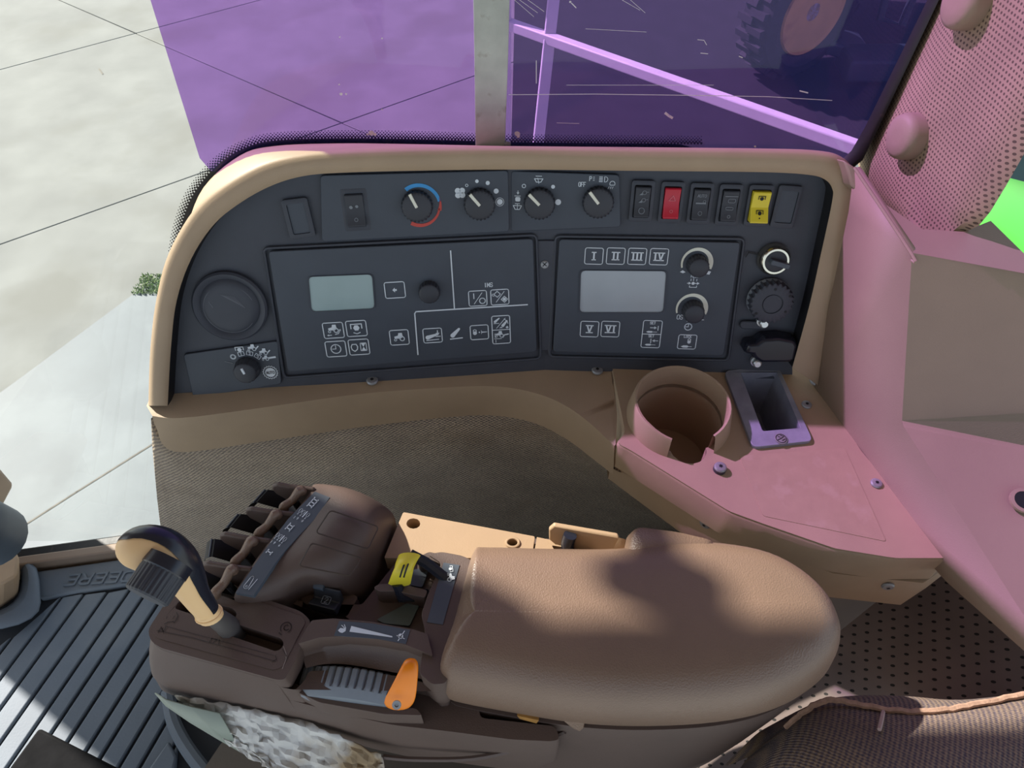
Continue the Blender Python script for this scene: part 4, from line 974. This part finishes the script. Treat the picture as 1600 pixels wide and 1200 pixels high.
# upper deck layer with a notch for the speed wheel
upo = near + [(452, 1066), (468, 1050), (474, 1036), (540, 1033), (610, 1043), (668, 1056), (680, 1072), (694, 1070), (748, 880), (735, 868), (625, 850), (560, 930), (470, 930), (400, 850), (345, 905), (290, 925), (262, 938)]
pocket = [(441, 937), (462, 896), (560, 932), (542, 964), (512, 963), (478, 951)]
bay0 = [(565, 950), (625, 868), (690, 880), (660, 990), (640, 982)]
up3 = polyz(upo, .70, 5)
up3 = [atz(p[0], p[1], GZT) for p in rpoly(upo, 5)]
up3 = [V((p.x, p.y, .700)) for p in up3]
slotp = [(273, 951), (281, 939), (320, 941), (362, 950), (371, 958), (365, 974), (400, 985), (440, 998), (444, 1006), (440, 1014), (431, 1018), (358, 993), (328, 975), (300, 960)]
slot = [V((p.x, p.y, .700)) for p in polyz(slotp, GZT, 4)]
pk = [V((p.x, p.y, .700)) for p in polyz(pocket, .70, 6)]
build(MB().plate(up3, [slot, pk], (0, 0, -.034)), 'deck', BROWN, arm, bevel=.004, seg=3, smooth=50)
# gear gate block
gb = near + [(445, 1062), (462, 1030), (486, 970), (470, 955), (398, 930), (372, 940), (345, 930), (300, 912), (262, 936)]
gb3 = polyz(gb, GZT, 8); sl3 = polyz(slotp, GZT, 4)
build(MB().plate(gb3, [sl3], (0, 0, -.02)), 'gate_block', BROWN, arm, bevel=.004, seg=3, smooth=50)
gp = polyz([(238, 987), (246, 997), (428, 1047), (441, 1042), (478, 971), (470, 962), (396, 937), (372, 948), (345, 945), (290, 927), (270, 933)], GZT + .0006, 5)
build(MB().plate(gp, [[p + V((0, 0, .0006)) for p in sl3]], (0, 0, -.001)), 'gate_plate', BROWN, arm, bevel=.0004)
build(MB().prism(polyz(slotp, .685), (0, 0, -.004)), 'slot_floor', DEEP, arm)
gz = lambda x, y, o=0: atz(x, y, GZT + .0008 + o)
b = MB(); b.stroke(gz, [(245, 985), (300, 996), (430, 1033)], 1.0); b.stroke(gz, [(252, 979), (256, 990)], .9); b.stroke(gz, [(258, 978), (428, 1024)], .9); b.stroke(gz, [(430, 1024), (432, 1030), (425, 1034)], 1.2)
for pl_ in ([(247, 988), (252, 980), (255, 987), (259, 980)], [(327, 1003), (331, 997), (343, 1000), (341, 1006)], [(333, 1004), (338, 999)]): b.stroke(gz, pl_, 1.3)
b.stroke(gz, [(257, 975), (262, 972), (270, 971), (272, 973), (276, 967), (278, 962), (276, 957)], 1.2); b.stroke(gz, [(260, 967), (261, 963)], 1); b.stroke(gz, [(270, 967), (273, 962)], 1)
fz2 = Z(GZT + .0008).frame(447, 981); b.stroke(fz2, circ(8.5, 16, 0, 0, -60, 220), 1.4); b.stroke(fz2, circ(4, 12, 1, 0, 60, 330), 1.3); b.stroke(fz2, [(-9, -8), (-5, -11)], 2)
b.stroke(gz, [(441, 1014), (448, 1026)], 1.2)
build(b, 'embossed_marks', mat('emboss_dark', '3a2f2b', .6), arm)
b = MB(); b.stroke(gz, [(443, 1010), (447, 1021), (447, 1030), (441, 1045)], .9); b.stroke(lambda x, y, o=0: atz(x, y, .70), [(0, 0), (0.1, 0)], .1); build(b, 'crack_line', mat('crack_light', '9a8d84', .7), arm)

# --- lever deck and palm bulge
HD = .736
G = [[(483, 752, .722), (512, 753, .730), (552, 760, .732), (592, 780, .720), (619, 801, .700)],
     [(486, 764, HD), (516, 776, HD + .003), (553, 780, .748), (594, 802, .736), (616, 822, .700)],
     [(455, 800, HD), (492, 812, HD + .002), (532, 822, .749), (579, 843, .737), (603, 860, .700)],
     [(418, 842, HD), (450, 858, HD + .001), (492, 858, .747), (548, 882, .736), (583, 900, .700)],
     [(396, 872, HD), (428, 888, HD), (466, 891, .740), (516, 908, .728), (560, 934, .698)],
     [(370, 912, HD - .002), (404, 925, HD - .004), (444, 934, .716)], [(355, 938, .722), (392, 942, .721), (442, 945, .710)]]
vs, idx, fs = [], {}, []
for i, r_ in enumerate(G):
    for j, q in enumerate(r_): idx[i, j] = len(vs); vs.append(atz(*q))
for i in range(len(G) - 1):
    for j in range(min(len(G[i]), len(G[i + 1])) - 1): fs.append((idx[i, j], idx[i, j + 1], idx[i + 1, j + 1], idx[i + 1, j]))
loop = [(i, 0) for i in range(7)] + [(6, 1), (6, 2), (5, 2), (4, 2), (4, 3), (4, 4), (3, 4), (2, 4), (1, 4), (0, 4), (0, 3), (0, 2), (0, 1)]
ext_ = {}
for q in loop:
    p = vs[idx[q]]; ext_[q] = len(vs); vs.append(V((p.x, p.y, p.z - .006)))
ex2 = {}
for q in loop:
    p = vs[idx[q]]; ex2[q] = len(vs); vs.append(V((p.x, p.y + (-.0 if q[0] else .0), .672)))
for a, b in zip(loop, loop[1:] + loop[:1]):
    fs.append((idx[a], idx[b], ext_[b], ext_[a])); fs.append((ext_[a], ext_[b], ex2[b], ex2[a]))
build(MB().add(vs, fs), 'palm_rest', BROWN, arm, sub=2, smooth=180)
def outline_panel(pts, name, z, up):
    P = rpoly(pts, 7, 3); build(MB().tube([atz(p.x, p.y, z) for p in P + P[:1]], .0005, 5), name, mat('line_brown', '3e332f', .6), arm)
# --- levers, fins and black quadrant covers
fins = [((421, 753), (484, 761)), ((379, 791), (452, 800)), ((338, 830), (415, 842)), ((310, 876), (386, 886))]
for k, (a, b) in enumerate(fins):
    A_, B_ = atz(*a, HD), atz(*b, HD); d = (B_ - A_); d.z = 0; L_ = d.length; d.normalize(); nn = V((-d.y, d.x, 0))
    pr = cr([(0, -.012), (.001, -.004), (.006, 0), (.02, -.001), (L_, 0)], 4) if False else [(0.002, -.016), (0, -.009), (.002, -.003), (.007, 0), (L_ * .5, -.0015), (L_ + .004, -.001), (L_ + .004, -.045), (.028, -.045)]
    w = .0021
    build(MB().prism([A_ + d * x + V((0, 0, z)) + nn * w for x, z in pr], nn * (-2 * w)), 'lever_fin', BROWN, arm, bevel=.002, seg=3)
levs = [((468, 766), (444, 791)), ((430, 803), (405, 832)), ((392, 845), (368, 877)), ((361, 890), (337, 925))]
for a, b in levs:
    p, q = atz(*a, HD + .002), atz(*b, HD - .006); m_ = (p + q) / 2 + V((-.0005, 0, -.0035))
    pth = cr([p + V((.001, .001, -.004)), p, m_, q, q + V((-.001, -.001, -.004))], 5)
    lv = build(MB().tube(pth, [.0036 + .0012 * abs(i / (len(pth) - 1) - .5) for i in range(len(pth))], 12), 'hydraulic_lever', LEATHER, arm)
    build(MB().tube([m_ + V((.002, 0, -.004)), m_ + V((.006, 0, -.04))], .003, 8), 'lever_stem', DEEP, lv)
for k in range(4):
    (a, b) = fins[k]; (c, d) = fins[k + 1] if k < 3 else ((300, 925), (350, 935))
    x0, x1 = a[0] - 2, c[0] + 22; y0, y1 = a[1] + 12, c[1] - 6
    P = [(x0, y0), (x1, y1), (x1 + 42, y1 + 12), (x0 + 60, y0 + 8)]
    top3 = [atz(P[0][0], P[0][1], HD - .018), atz(P[1][0], P[1][1], HD - .018), atz(P[2][0], P[2][1], HD - .035), atz(P[3][0], P[3][1], HD - .035)]
    n_ = 6; r0, r1 = [], []
    for i in range(n_ + 1):
        s_ = i / n_; hgt = -.0 - .03 * (1 - math.cos(s_ * 1.2)); out_ = -.014 * math.sin(s_ * 1.2)
        r0.append(top3[0] + V((out_, 0, hgt))); r1.append(top3[1] + V((out_, 0, hgt)))
    b_ = MB(); b_.loft([[top3[3]] + r0, [top3[2]] + r1], closed=False)
    qd = build(b_, 'quadrant_cover', DEEP, arm)
    build(MB().tube([r0[1] + V((0, 0, .0005)), r1[1] + V((0, 0, .0005))], .0007, 6), 'quadrant_edge', DECAL, qd)
build(MB().prism(polyz([(488, 775), (455, 812), (418, 855), (386, 898), (362, 936), (330, 930), (400, 850), (455, 780)], .69), (0, 0, -.012)), 'lever_well_floor', DEEP, arm)
# decal strip
DZ = HD + .0035
dec = build(MB().prism([atz(p[0], p[1], DZ) for p in ((492, 768), (515, 777), (505, 793), (490, 813), (468, 836), (446, 860), (430, 880), (414, 904), (396, 931), (368, 926), (388, 897), (408, 867), (430, 838), (450, 811))], (0, 0, -.004)), 'lever_decal', DECAL, arm)
dz = lambda x, y, o=0: atz(x, y, DZ + .0003)
def decal_sym(b, cx, cy, ang=53):
    f = Z(DZ + .0003).frame(cx, cy, 0, ang); return f
b = MB()
for s_, x, y in (('III', 489, 786), ('II', 453, 824), ('I', 421, 863)):
    f = decal_sym(b, x, y, 58); roman(b, f, s_, 0, 0, 8, 1.8)
for x, y in ((474, 804), (438, 842)):
    f = decal_sym(b, x, y, 58 - 90)
    for i in range(3):
        xx = (-8, -2.5, 7)[i]; b.stroke(f, rrect(3.6, 7, 1.6, 2, xx, 3), 1, True); b.stroke(f, [(xx, -1), (xx, -4)], 1); b.fill(f, circ(1.2, 6, xx, -4))
    b.stroke(f, [(2, 7), (2, -4)], 1.8); arrow(b, f, -2.5, -12, -2.5, -7, 1, 3); arrow(b, f, 7, -7, 7, -12, 1, 3); b.stroke(f, [(-8, -9), (-8, -13)], .7)
f = decal_sym(b, 389, 911, -15); b.stroke(f, circ(4, 10, -1, -6, 170, 370) + circ(2.6, 8, 1, 9, 0, 180), .9, True); b.stroke(f, circ(1.5, 8, -1, -6), .8, True); b.stroke(f, [(5, -10), (10, 9)], .9)
build(b, 'decal_print', PRINT, dec)
# palm rest inset panels (flush covers with a visible joint)
def inset(pts, zs):
    P = rpoly(pts, 6, 3); zf = lambda p: zs + .006 * (1 - ((p.x - 545) / 60) ** 2)
    cxs = sum(p.x for p in P) / len(P); cys = sum(p.y for p in P) / len(P)
    t_ = [atz(p.x, p.y, .7495 - .004 * max(0, (p.x - 540) / 60) ** 2 * 3) for p in P]
    build(MB().tube(t_ + t_[:1], .0006, 5), 'cover_joint', mat('joint_line', '43372f', .6), arm)
inset([(516, 797), (592, 823), (575, 858), (493, 832)], .748); inset([(487, 848), (566, 872), (548, 900), (467, 884)], .746)
# pocket with switch
build(MB().prism(polyz(pocket, .694), (0, 0, -.004)), 'pocket_floor', DEEP, arm)
f = Z(.699).frame(512, 944, 0, -14); sw_ = build(MB().loft([[f(x, y, z) for y, z in ((-14, 0), (-14, .012), (-8, .010), (2, .006), (8, .012), (12, .017), (15, .016), (15, 0))] for x in (-22, -20, 20, 22)], cap0=True, cap1=True), 'pocket_switch', KNOB, arm, bevel=.001)
build(MB().tube([f(-20, 13, .0165), f(-4, 13, .0165)], .0032, 8), 'switch_tip', DECAL, sw_)
b = MB(); ff = lambda x, y, o=0: f(x, y, .0125); b.stroke(ff, rrect(13, 12, 1, 2, 4, -3), .8, True); letters(b, ff, '2', 4, -3, 8, 4.5, 1); build(b, 'switch_print', PALE, sw_)
# --- bays, ribs and right hand column
colp = polyz([(668, 866), (690, 862), (722, 868), (743, 878), (697, 1068), (676, 1070), (655, 1052), (664, 985), (658, 960), (668, 930), (690, 880)], .722, 6)
build(MB().prism(colp, (0, 0, -.045)), 'right_column', BROWN, arm, bevel=.004, seg=3)
rib_ = polyz([(583, 918), (592, 912), (628, 912), (668, 922), (664, 934), (620, 924), (592, 924)], .722, 4)
build(MB().prism(rib_, (0, 0, -.028)), 'bay_rib', BROWN, arm, bevel=.003)
build(MB().prism(polyz([(650, 872), (670, 862), (692, 866), (690, 882), (672, 874), (655, 880)], .720, 4), (0, 0, -.025)), 'bay_rib', BROWN, arm, bevel=.003)
build(MB().prism(polyz([(588, 968), (640, 940), (656, 944), (640, 978), (600, 974)], .7025, 3), (0, 0, -.002)), 'bay_plate', mat('grey_green', '5f6b68', .5, .15, 40), arm, bevel=.0006)
build(MB().prism(polyz([(645, 890), (672, 885), (660, 918), (640, 914)], .7025, 3), (0, 0, -.002)), 'bay_plate', DECAL, arm, bevel=.0006)
d2_ = build(MB().prism(polyz([(693, 879), (718, 883), (692, 976), (667, 972)], .7226), (0, 0, -.001)), 'column_decal', DECAL, arm)
b = MB(); f = Z(.7229).frame(704, 891, 0, -82)
pto(b, f, -2, 0, .6); tractor(b, f, 12, -1, .8); build(b, 'decal_print', PRINT, d2_)
# yellow lever
yp = cr([atz(*q) for q in ((640, 868, .738), (634, 880, .741), (629, 895, .739), (624, 912, .728))], 4)
yl = MB(); rings = []
for i, p in enumerate(yp):
    s_ = i / (len(yp) - 1); w = .0075 + .0012 * abs(s_ - .5) * 2; h = .0052
    rings.append([p + V((math.cos(a) * w * (1.0 if abs(math.cos(a)) > .9 else .95), 0, math.sin(a) * h)) for a in [k * math.pi / 6 for k in range(12)]])
yl.loft(rings, cap0=True, cap1=True); ylo = build(yl, 'yellow_lever', YELLOW, arm, smooth=60)
for dx in (-2, 4):
    build(MB().tube(cr([atz(636 + dx, 876, .7435), atz(631 + dx, 889, .7465), atz(627 + dx, 902, .7425)], 3), .0007, 5), 'grip_slot', DEEP, ylo)
build(MB().tube([yp[0] + V((0, .002, -.002)), yp[0] + V((.012, -.002, -.008)), yp[0] + V((.03, -.012, -.02))], .0045, 8), 'lever_arm', GLOSSB, ylo)
build(MB().tube([yp[-1] + V((-.002, .002, -.003)), yp[-1] + V((0, -.004, -.014)), yp[-1] + V((.02, 0, -.022))], .005, 8), 'lever_foot', GLOSSB, ylo)
# --- speed band, recessed arch, wheel, orange handle
bt_ = [(465, 1006), (487, 969), (520, 966), (580, 971), (645, 983), (668, 990), (676, 1024), (632, 1007), (590, 999), (540, 994), (500, 996)]
build(MB().prism(polyz(bt_, .726, 3), (0, 0, -.03)), 'speed_band', BROWN, arm, bevel=.002)
d3 = build(MB().prism(polyz([(530, 970), (580, 974), (641, 984), (634, 1006), (590, 998), (522, 993)], .7264), (0, 0, -.0006)), 'speed_decal', DECAL, arm)
b = MB(); zz = lambda x, y, o=0: atz(x, y, .7267)
b.fill(zz, [(549, 978), (613, 994), (613, 996), (546, 987)]); b.fill(zz, circ(4.2, 10, 626, 994)); b.stroke(zz, [(622, 1001), (632, 986)], 1.4); b.stroke(zz, [(620, 993), (632, 998)], 1.2)
b.fill(zz, [(528, 985), (532, 981), (537, 982), (541, 980), (540, 986), (535, 989), (531, 988)]); b.stroke(zz, [(534, 977), (538, 981)], 1.2); b.stroke(zz, [(538, 976), (540, 981)], 1.2); build(b, 'decal_print', PRINT, d3)
ar_t = cr([(468, 1010), (500, 999), (540, 997), (590, 1002), (632, 1010), (678, 1028)], 4); ar_b = cr([(478, 1044), (505, 1038), (540, 1038), (590, 1046), (632, 1054), (668, 1064)], 4)
build(MB().loft([[atz(p.x, p.y, .716) for p in ar_t], [atz(p.x, p.y, .702) for p in [a.lerp(b, .5) for a, b in zip(ar_t, ar_b)]], [atz(p.x, p.y, .700) for p in ar_b], [atz(p.x, p.y, .660) + V((0, .004, 0)) for p in ar_b]], closed=False), 'wheel_arch', BROWN, arm, smooth=60)
wcn = (atz(480, 1060, .697) + atz(626, 1080, .697)) / 2; wax = (atz(626, 1080, .697) - atz(480, 1060, .697)); wax.z = 0; wax = V((wax.y, -wax.x, 0)).normalized()
WR = .075
wup = V((0, 0, 1)); wdir = wax.cross(wup).normalized(); wo = wcn + V((0, 0, -WR + .007)); rings = []
NT = 44
for i in range(NT * 4 // 3 + 1):
    a = R(-35 + 70 * i / (NT * 4 // 3)); tooth = 1.0 if (i % 4) in (0, 1, 2) else .965
    u_ = wup * math.cos(a) + wdir * math.sin(a)
    rings.append([wo + u_ * (WR * r_ * (tooth if tt else 1)) + wax * h_ for r_, h_, tt in ((.8, -.011, 0), (.97, -.011, 1), (1, -.0095, 1), (1, .002, 1), (.985, .0045, 0), (.93, .0105, 0), (.8, .011, 0))])
build(MB().loft(rings, closed=True, cap0=True, cap1=True), 'speed_wheel', GREYW, arm, smooth=25)
lip = rpoly([(462, 1066), (480, 1084), (500, 1091), (560, 1095), (615, 1107), (650, 1106), (660, 1118), (600, 1116), (500, 1098), (452, 1076)], 5, 3)
build(MB().prism([atz(p.x, p.y, .690) for p in lip], (0, 0, -.03)), 'wheel_lip', BROWN, arm, bevel=.004, seg=3)
hp = [atz(*q) for q in ((643, 1029, .748), (641, 1040, .750), (637, 1055, .747), (632, 1072, .740), (627, 1088, .730), (622, 1099, .722), (621, 1106, .717))]
hw = [.0042, .0060, .0074, .0090, .0108, .0112, .0075]; rings = []
for p, w in zip(hp, hw): rings.append([p + V((math.cos(a) * w, math.sin(a) * w * .15, math.sin(a) * w * .75)) for a in [k * math.pi / 6 for k in range(12)]])
oh = build(MB().loft(rings, cap0=True, cap1=True), 'orange_handle', ORANGE, arm, sub=1, smooth=180)
c = atz(620, 1101, .731); build(MB().lathe([(.0032, 0), (.0032, .001), (.0015, .001), (.0015, .0002)], c, (0, -.6, .8), 12), 'handle_screw', STEEL, oh)
# --- beige plate at the back
bp_ = [(630, 800), (836, 838), (831, 872), (600, 872)]
h1 = [atz(646 + 11 * math.cos(a), 818 + 8 * math.sin(a), .705) for a in [k * .524 for k in range(12)]]
h2 = [atz(801 + 10 * math.cos(a), 848 + 7 * math.sin(a), .705) for a in [k * .524 for k in range(12)]]
be = build(MB().plate(polyz(bp_, .705, 3), [h1, h2], (0, 0, -.02)), 'beige_plate', BEIGE, arm, bevel=.001)
build(MB().prism(polyz([(636, 803), (820, 838), (815, 862), (620, 850)], .688), (0, 0, -.002)), 'hole_floor', DEEP, be)
lb = MB()
for cx_, cy_, r_ in ((801, 848, 10),): lb.tube([atz(cx_ + r_ * math.cos(a), cy_ + r_ * .7 * math.sin(a), .7055) for a in [k * .3142 for k in range(21)]], .0012, 6)
build(lb, 'hole_collar', BEIGE, be)
bx = [(839, 839), (868, 845), (860, 866), (930, 905), (835, 890), (834, 868)]
b2_ = build(MB().plate(polyz([(839, 839), (980, 868), (985, 900), (832, 890), (834, 868)], .705), [polyz([(862, 852), (966, 868), (945, 884), (880, 880)], .705, 3)], (0, 0, -.02)), 'latch_plate', BEIGE, arm, bevel=.001)
wl_ = polyz([(857, 828), (862, 821), (872, 821), (968, 838), (968, 846), (866, 828)], .722, 2)
wA = [(858, 843, .705), (858, 829, .718), (866, 822, .724), (966, 839, .724), (968, 845, .722), (967, 872, .705), (868, 852, .705)]
PWb = [atz(*q) for q in wA]; build(MB().prism(PWb, (0, .004, 0)), 'latch_wall', BEIGE, arm, bevel=.001)
build(MB().prism([atz(967, 840, .724), atz(975, 842, .724), atz(975, 885, .705), atz(940, 892, .702)], (.003, 0, -.003)), 'latch_wall', BEIGE, arm)
build(MB().prism(polyz([(862, 852), (966, 868), (945, 884), (880, 880)], .694), (0, 0, -.002)), 'latch_floor', DEEP, arm)
lh = cr([atz(888, 862, .700), atz(887, 850, .712), atz(891, 836, .722)], 4); build(MB().tube(lh, .0056, 12), 'latch_handle', GLOSSB, arm)

# ================================================================ armrest pad
pad = thing('armrest_pad', 'rounded brown vinyl armrest pad with a torn edge on its near side', 'armrest pad', atz(1000, 1000, .66))
po = [(742, 872), (765, 866), (850, 868), (960, 868), (1050, 858), (1120, 860), (1190, 874), (1245, 903), (1285, 942), (1305, 985), (1306, 1015), (1290, 1050), (1250, 1082), (1190, 1105), (1110, 1118), (1000, 1122), (900, 1116), (800, 1100), (720, 1085), (695, 1076), (686, 1055), (700, 1000), (722, 930)]
P2 = cr(po, 4, True); PZ = .705
ol = [atz(p.x, p.y, PZ) for p in P2]
def inset3(P, d, z):
    out = []; N = len(P)
    for i in range(N):
        t_ = (P[(i + 1) % N] - P[i - 1]); t_.z = 0; t_.normalize(); out.append(V((P[i].x + t_.y * -d, P[i].y + t_.x * d, z)))
    return out
area = sum(a.x * b.y - b.x * a.y for a, b in zip(ol, ol[1:] + ol[:1])); sg = 1 if area > 0 else -1
prof = [(.010, .668), (.003, .672), (0, .685), (-.001, .70), (.001, .715), (.005, .727), (.011, .735), (.019, .740)]
ma, mb_ = atz(745, 974, .72), atz(1195, 990, .72); ma.z = mb_.z = 0
def mnear(q): return ma.lerp(mb_, max(0, min(1, (q - ma).dot(mb_ - ma) / (mb_ - ma).length_squared)))
def inset_m(P, d, z):
    out = []
    for p in P:
        q = V((p.x, p.y, 0)); e = q + (mnear(q) - q).normalized() * d; out.append(V((e.x, e.y, z)))
    return out
rings = [inset_m(ol, d, z) for d, z in prof]
ctr = V((sum(p.x for p in ol) / len(ol), sum(p.y for p in ol) / len(ol), 0))
def toward(P, k, z): return [V((p.x + (ctr.x - p.x) * k, p.y + (ctr.y - p.y) * k, z)) for p in P]
def medial(P, k, z):
    out = []
    for p in P:
        q = V((p.x, p.y, 0)); s_ = max(0, min(1, (q - ma).dot(mb_ - ma) / (mb_ - ma).length_squared)); e = q.lerp(ma.lerp(mb_, s_), k); out.append(V((e.x, e.y, z)))
    return out
rings += [medial(rings[-1], .12, .7415), medial(rings[-1], .4, .743), medial(rings[-1], .75, .7436), medial(rings[-1], .97, .7438)]
build(MB().loft(rings, cap0=True, cap1=True), 'pad_cover', LEATHER, pad, smooth=180)
tf = [(862, 1114, .682), (878, 1120, .676), (893, 1132, .668), (905, 1138, .664), (912, 1132, .668), (915, 1112, .684), (913, 1092, .705), (905, 1085, .715), (880, 1085, .716)]
build(MB().prism([atz(*q) + V((0, -.003, .001)) for q in tf], (0, .003, -.001)), 'torn_flap', LEATHER, pad, bevel=.001)
build(MB().prism([atz(*q) + V((0, -.002, 0)) for q in ((808, 1114, .674), (842, 1121, .673), (838, 1126, .669), (812, 1119, .670))], (0, .003, 0)), 'exposed_foam', mat('foam_orange', 'a87a3c', .9, .2, 90), pad)
bo = rpoly([(972, 880), (979, 838), (992, 829), (1060, 838), (1120, 852), (1110, 890), (1020, 900)], 12, 3)
bo3 = [atz(p.x, p.y, .722) for p in bo]; bc = sum(bo3, V((0, 0, 0))) / len(bo3)
build(MB().loft([[V((p.x, p.y, .69)) for p in bo3], bo3, [bc + (p - bc) * .93 + V((0, 0, .008)) for p in bo3], [bc + (p - bc) * .8 + V((0, 0, .012)) for p in bo3]], cap0=True, cap1=True), 'hinge_boss', LEATHER, pad, smooth=70)
# shell below the pad
sh = [toward(ol, .02, .668), toward(ol, .0, .655), toward(ol, .015, .62), toward(ol, .06, .54), toward(ol, .12, .46)]
o = build(MB().loft(sh, cap0=True, cap1=True), 'pad_shell', BROWN, arm, smooth=60)
sk = cr([(690, 1120), (740, 1130), (820, 1135), (880, 1135)], 4)
rim = cr([atz(*q) for q in ((600, 1174, .60), (650, 1178, .602), (740, 1176, .615), (830, 1156, .635), (882, 1134, .655))], 5)
build(MB().tube([p + V((0, -.004, 0)) for p in rim], .0022, 6), 'shell_rim', BROWN, arm)

# torn wrap along the lower edge
wr = [[(278, 1088, .612), (330, 1098, .617), (385, 1108, .619), (440, 1120, .617), (500, 1138, .614), (560, 1165, .608), (600, 1182, .603)],
      [(300, 1110, .595), (340, 1124, .598), (390, 1138, .60), (440, 1152, .598), (500, 1170, .595), (560, 1190, .59), (605, 1206, .586)],
      [(320, 1126, .58), (352, 1143, .585), (395, 1163, .585), (440, 1180, .582), (500, 1198, .578), (560, 1214, .574), (610, 1225, .57)],
      [(345, 1140, .575), (375, 1160, .58), (415, 1184, .58), (450, 1205, .575), (505, 1222, .57), (560, 1232, .565), (612, 1240, .56)]]
rg = random.Random(5); W = []
for r_ in wr:
    q = cr([V(p) for p in r_], 6); W.append(q)
full = []
for i in range(len(W) - 1):
    for s_ in range(5):
        full.append([a.lerp(b, s_ / 5) for a, b in zip(W[i], W[i + 1])])
full.append(W[-1])
W3 = [[atz(p.x + rg.uniform(-2.5, 2.5), p.y - 14 * (1 - i_ / (len(full) - 1)) + rg.uniform(-2.5, 2.5), p.z + rg.uniform(-.002, .005)) + V((0, -.006, .002)) for p in r_] for i_, r_ in enumerate(full)]
wrp = thing('torn_wrap', 'crumpled torn whitish plastic wrap hanging from the lower edge of the armrest unit', 'wrap', W3[-1][6])
build(MB().loft(W3, closed=False), 'wrap_sheet', FOAM, wrp, smooth=20, solid=.001)
gq = [[(245, 1072, .622), (262, 1082, .624), (300, 1093, .624), (345, 1103, .625)], [(262, 1092, .60), (300, 1118, .59), (340, 1142, .58), (380, 1165, .575)]]
build(MB().loft([[atz(*q) + V((0, -.006, 0)) for q in r_] for r_ in gq], closed=False), 'pale_strip', FILMGREEN, wrp, solid=.001)
# pedestal below
pdc = atz(605, 1310, .30)
pd = MB(); 
pring = lambda k, z: [atz(400 + 0, 1150, .3) * 0 + V((pdc.x + k * .17 * math.cos(a) , pdc.y + .02 + k * .11 * math.sin(a), z)) for a in [i * math.pi / 16 for i in range(32)]]
pd.loft([pring(.95, -.02), pring(1.0, .08), pring(1.02, .3), pring(1.05, .42), pring(1.0, .455)], cap0=True, cap1=True)
o = build(pd, 'armrest_pedestal', mat('pedestal_brown', '5d5449', .6, .1, 10, .2, 300), None, smooth=60); tag(o, 'dark brown pedestal column under the armrest unit', 'pedestal')

# ================================================================ gear lever
lev = thing('gear_lever', 'cream and black pistol grip gear lever with ribbed black dial', 'lever', atz(365, 990, .70))
build(MB().tube([atz(372, 996, .690), atz(352, 975, .728), atz(328, 958, .752)], [.0095, .008, .0065], 12), 'shaft', mat('shaft_grey', '55514f', .5), lev)
path = [(189, 862, .838, 12), (200, 860, .840, 27), (224, 858, .840, 37), (250, 866, .834, 41), (272, 882, .822, 38), (288, 903, .807, 31), (302, 926, .790, 24), (316, 946, .773, 21), (322, 954, .765, 20), (325, 958, .762, 20.5), (330, 964, .757, 20)]
pc = cr([V((x, y, z)) for x, y, z, r in path], 4); prad = cr([V((r, 0)) for *_, r in path], 4)
C3d = [atz(*p) for p in pc]; rings, rb = [], []
vd = V((0, cp, -sp))
for i, c in enumerate(C3d):
    t_ = (C3d[min(i + 1, len(C3d) - 1)] - C3d[max(i - 1, 0)]).normalized(); side_ = t_.cross(vd).normalized(); dep = side_.cross(t_).normalized()
    k = (c - CAM).dot(vd) / F; r = prad[i].x * k
    ring = lambda s1, s2, a0, a1, m_: [c + side_ * (r * s1 * math.cos(a0 + (a1 - a0) * j / m_)) + dep * (r * s2 * math.sin(a0 + (a1 - a0) * j / m_)) for j in range(m_ + 1)]
    rings.append([c + side_ * (r * math.cos(2 * math.pi * j / 20)) + dep * (r * .78 * math.sin(2 * math.pi * j / 20)) for j in range(20)])
    rb.append((c, side_, dep, r))
sgn = 1 if (rb[10][1].x > 0 or rb[10][1].y > 0) else -1
build(MB().loft(rings, cap0=True, cap1=True), 'grip', CREAM, lev, smooth=60)
br = []
for i, (c, s_, d, r) in enumerate(rb[2:int(len(rb) * .76)]):
    w = 1.0 if i > 3 else .6 + .1 * i; tot = int(len(rb) * .76) - 2; e = i / tot; half = R(54 - 18 * e * e) * w
    br.append([c + s_ * (sgn * r * 1.045 * math.cos(a)) + d * (r * .82 * math.sin(a)) for a in [-half + 2 * half * j / 10 for j in range(11)]])
build(MB().loft(br, closed=False), 'grip_cover', GLOSSB, lev, smooth=180)
dc = atz(255, 893, .836); dax = (atz(232, 912, .842) - dc).normalized(); dax = V((-.34, -.86, -.10)).normalized()
k = .00053; db_ = MB(); db_.tk = (1, 2)
db_.lathe([(.0138, -.006), (.0138, 0), (.0135, .016), (.0127, .0172), (.004, .0172)], dc, dax, 112, 1.035)
build(db_, 'ribbed_dial', KNOB, lev, smooth=25)
build(MB().lathe([(.0148, -.008), (.0148, -.0005), (.0140, .0005)], dc, dax, 28), 'dial_collar', GLOSSB, lev)
b = MB()
for x, y in ((320, 951), (331, 950), (334, 955), (322, 955)):
    b.lathe([(.0009, 0), (.0009, .0012)], atz(x, y, .7715), (0, -.5, .86), 8)
build(b, 'pin_holes', DEEP, lev)
build(MB().tube(rings[-4] + rings[-4][:1], .0009, 6), 'grip_ring', CREAM, lev)
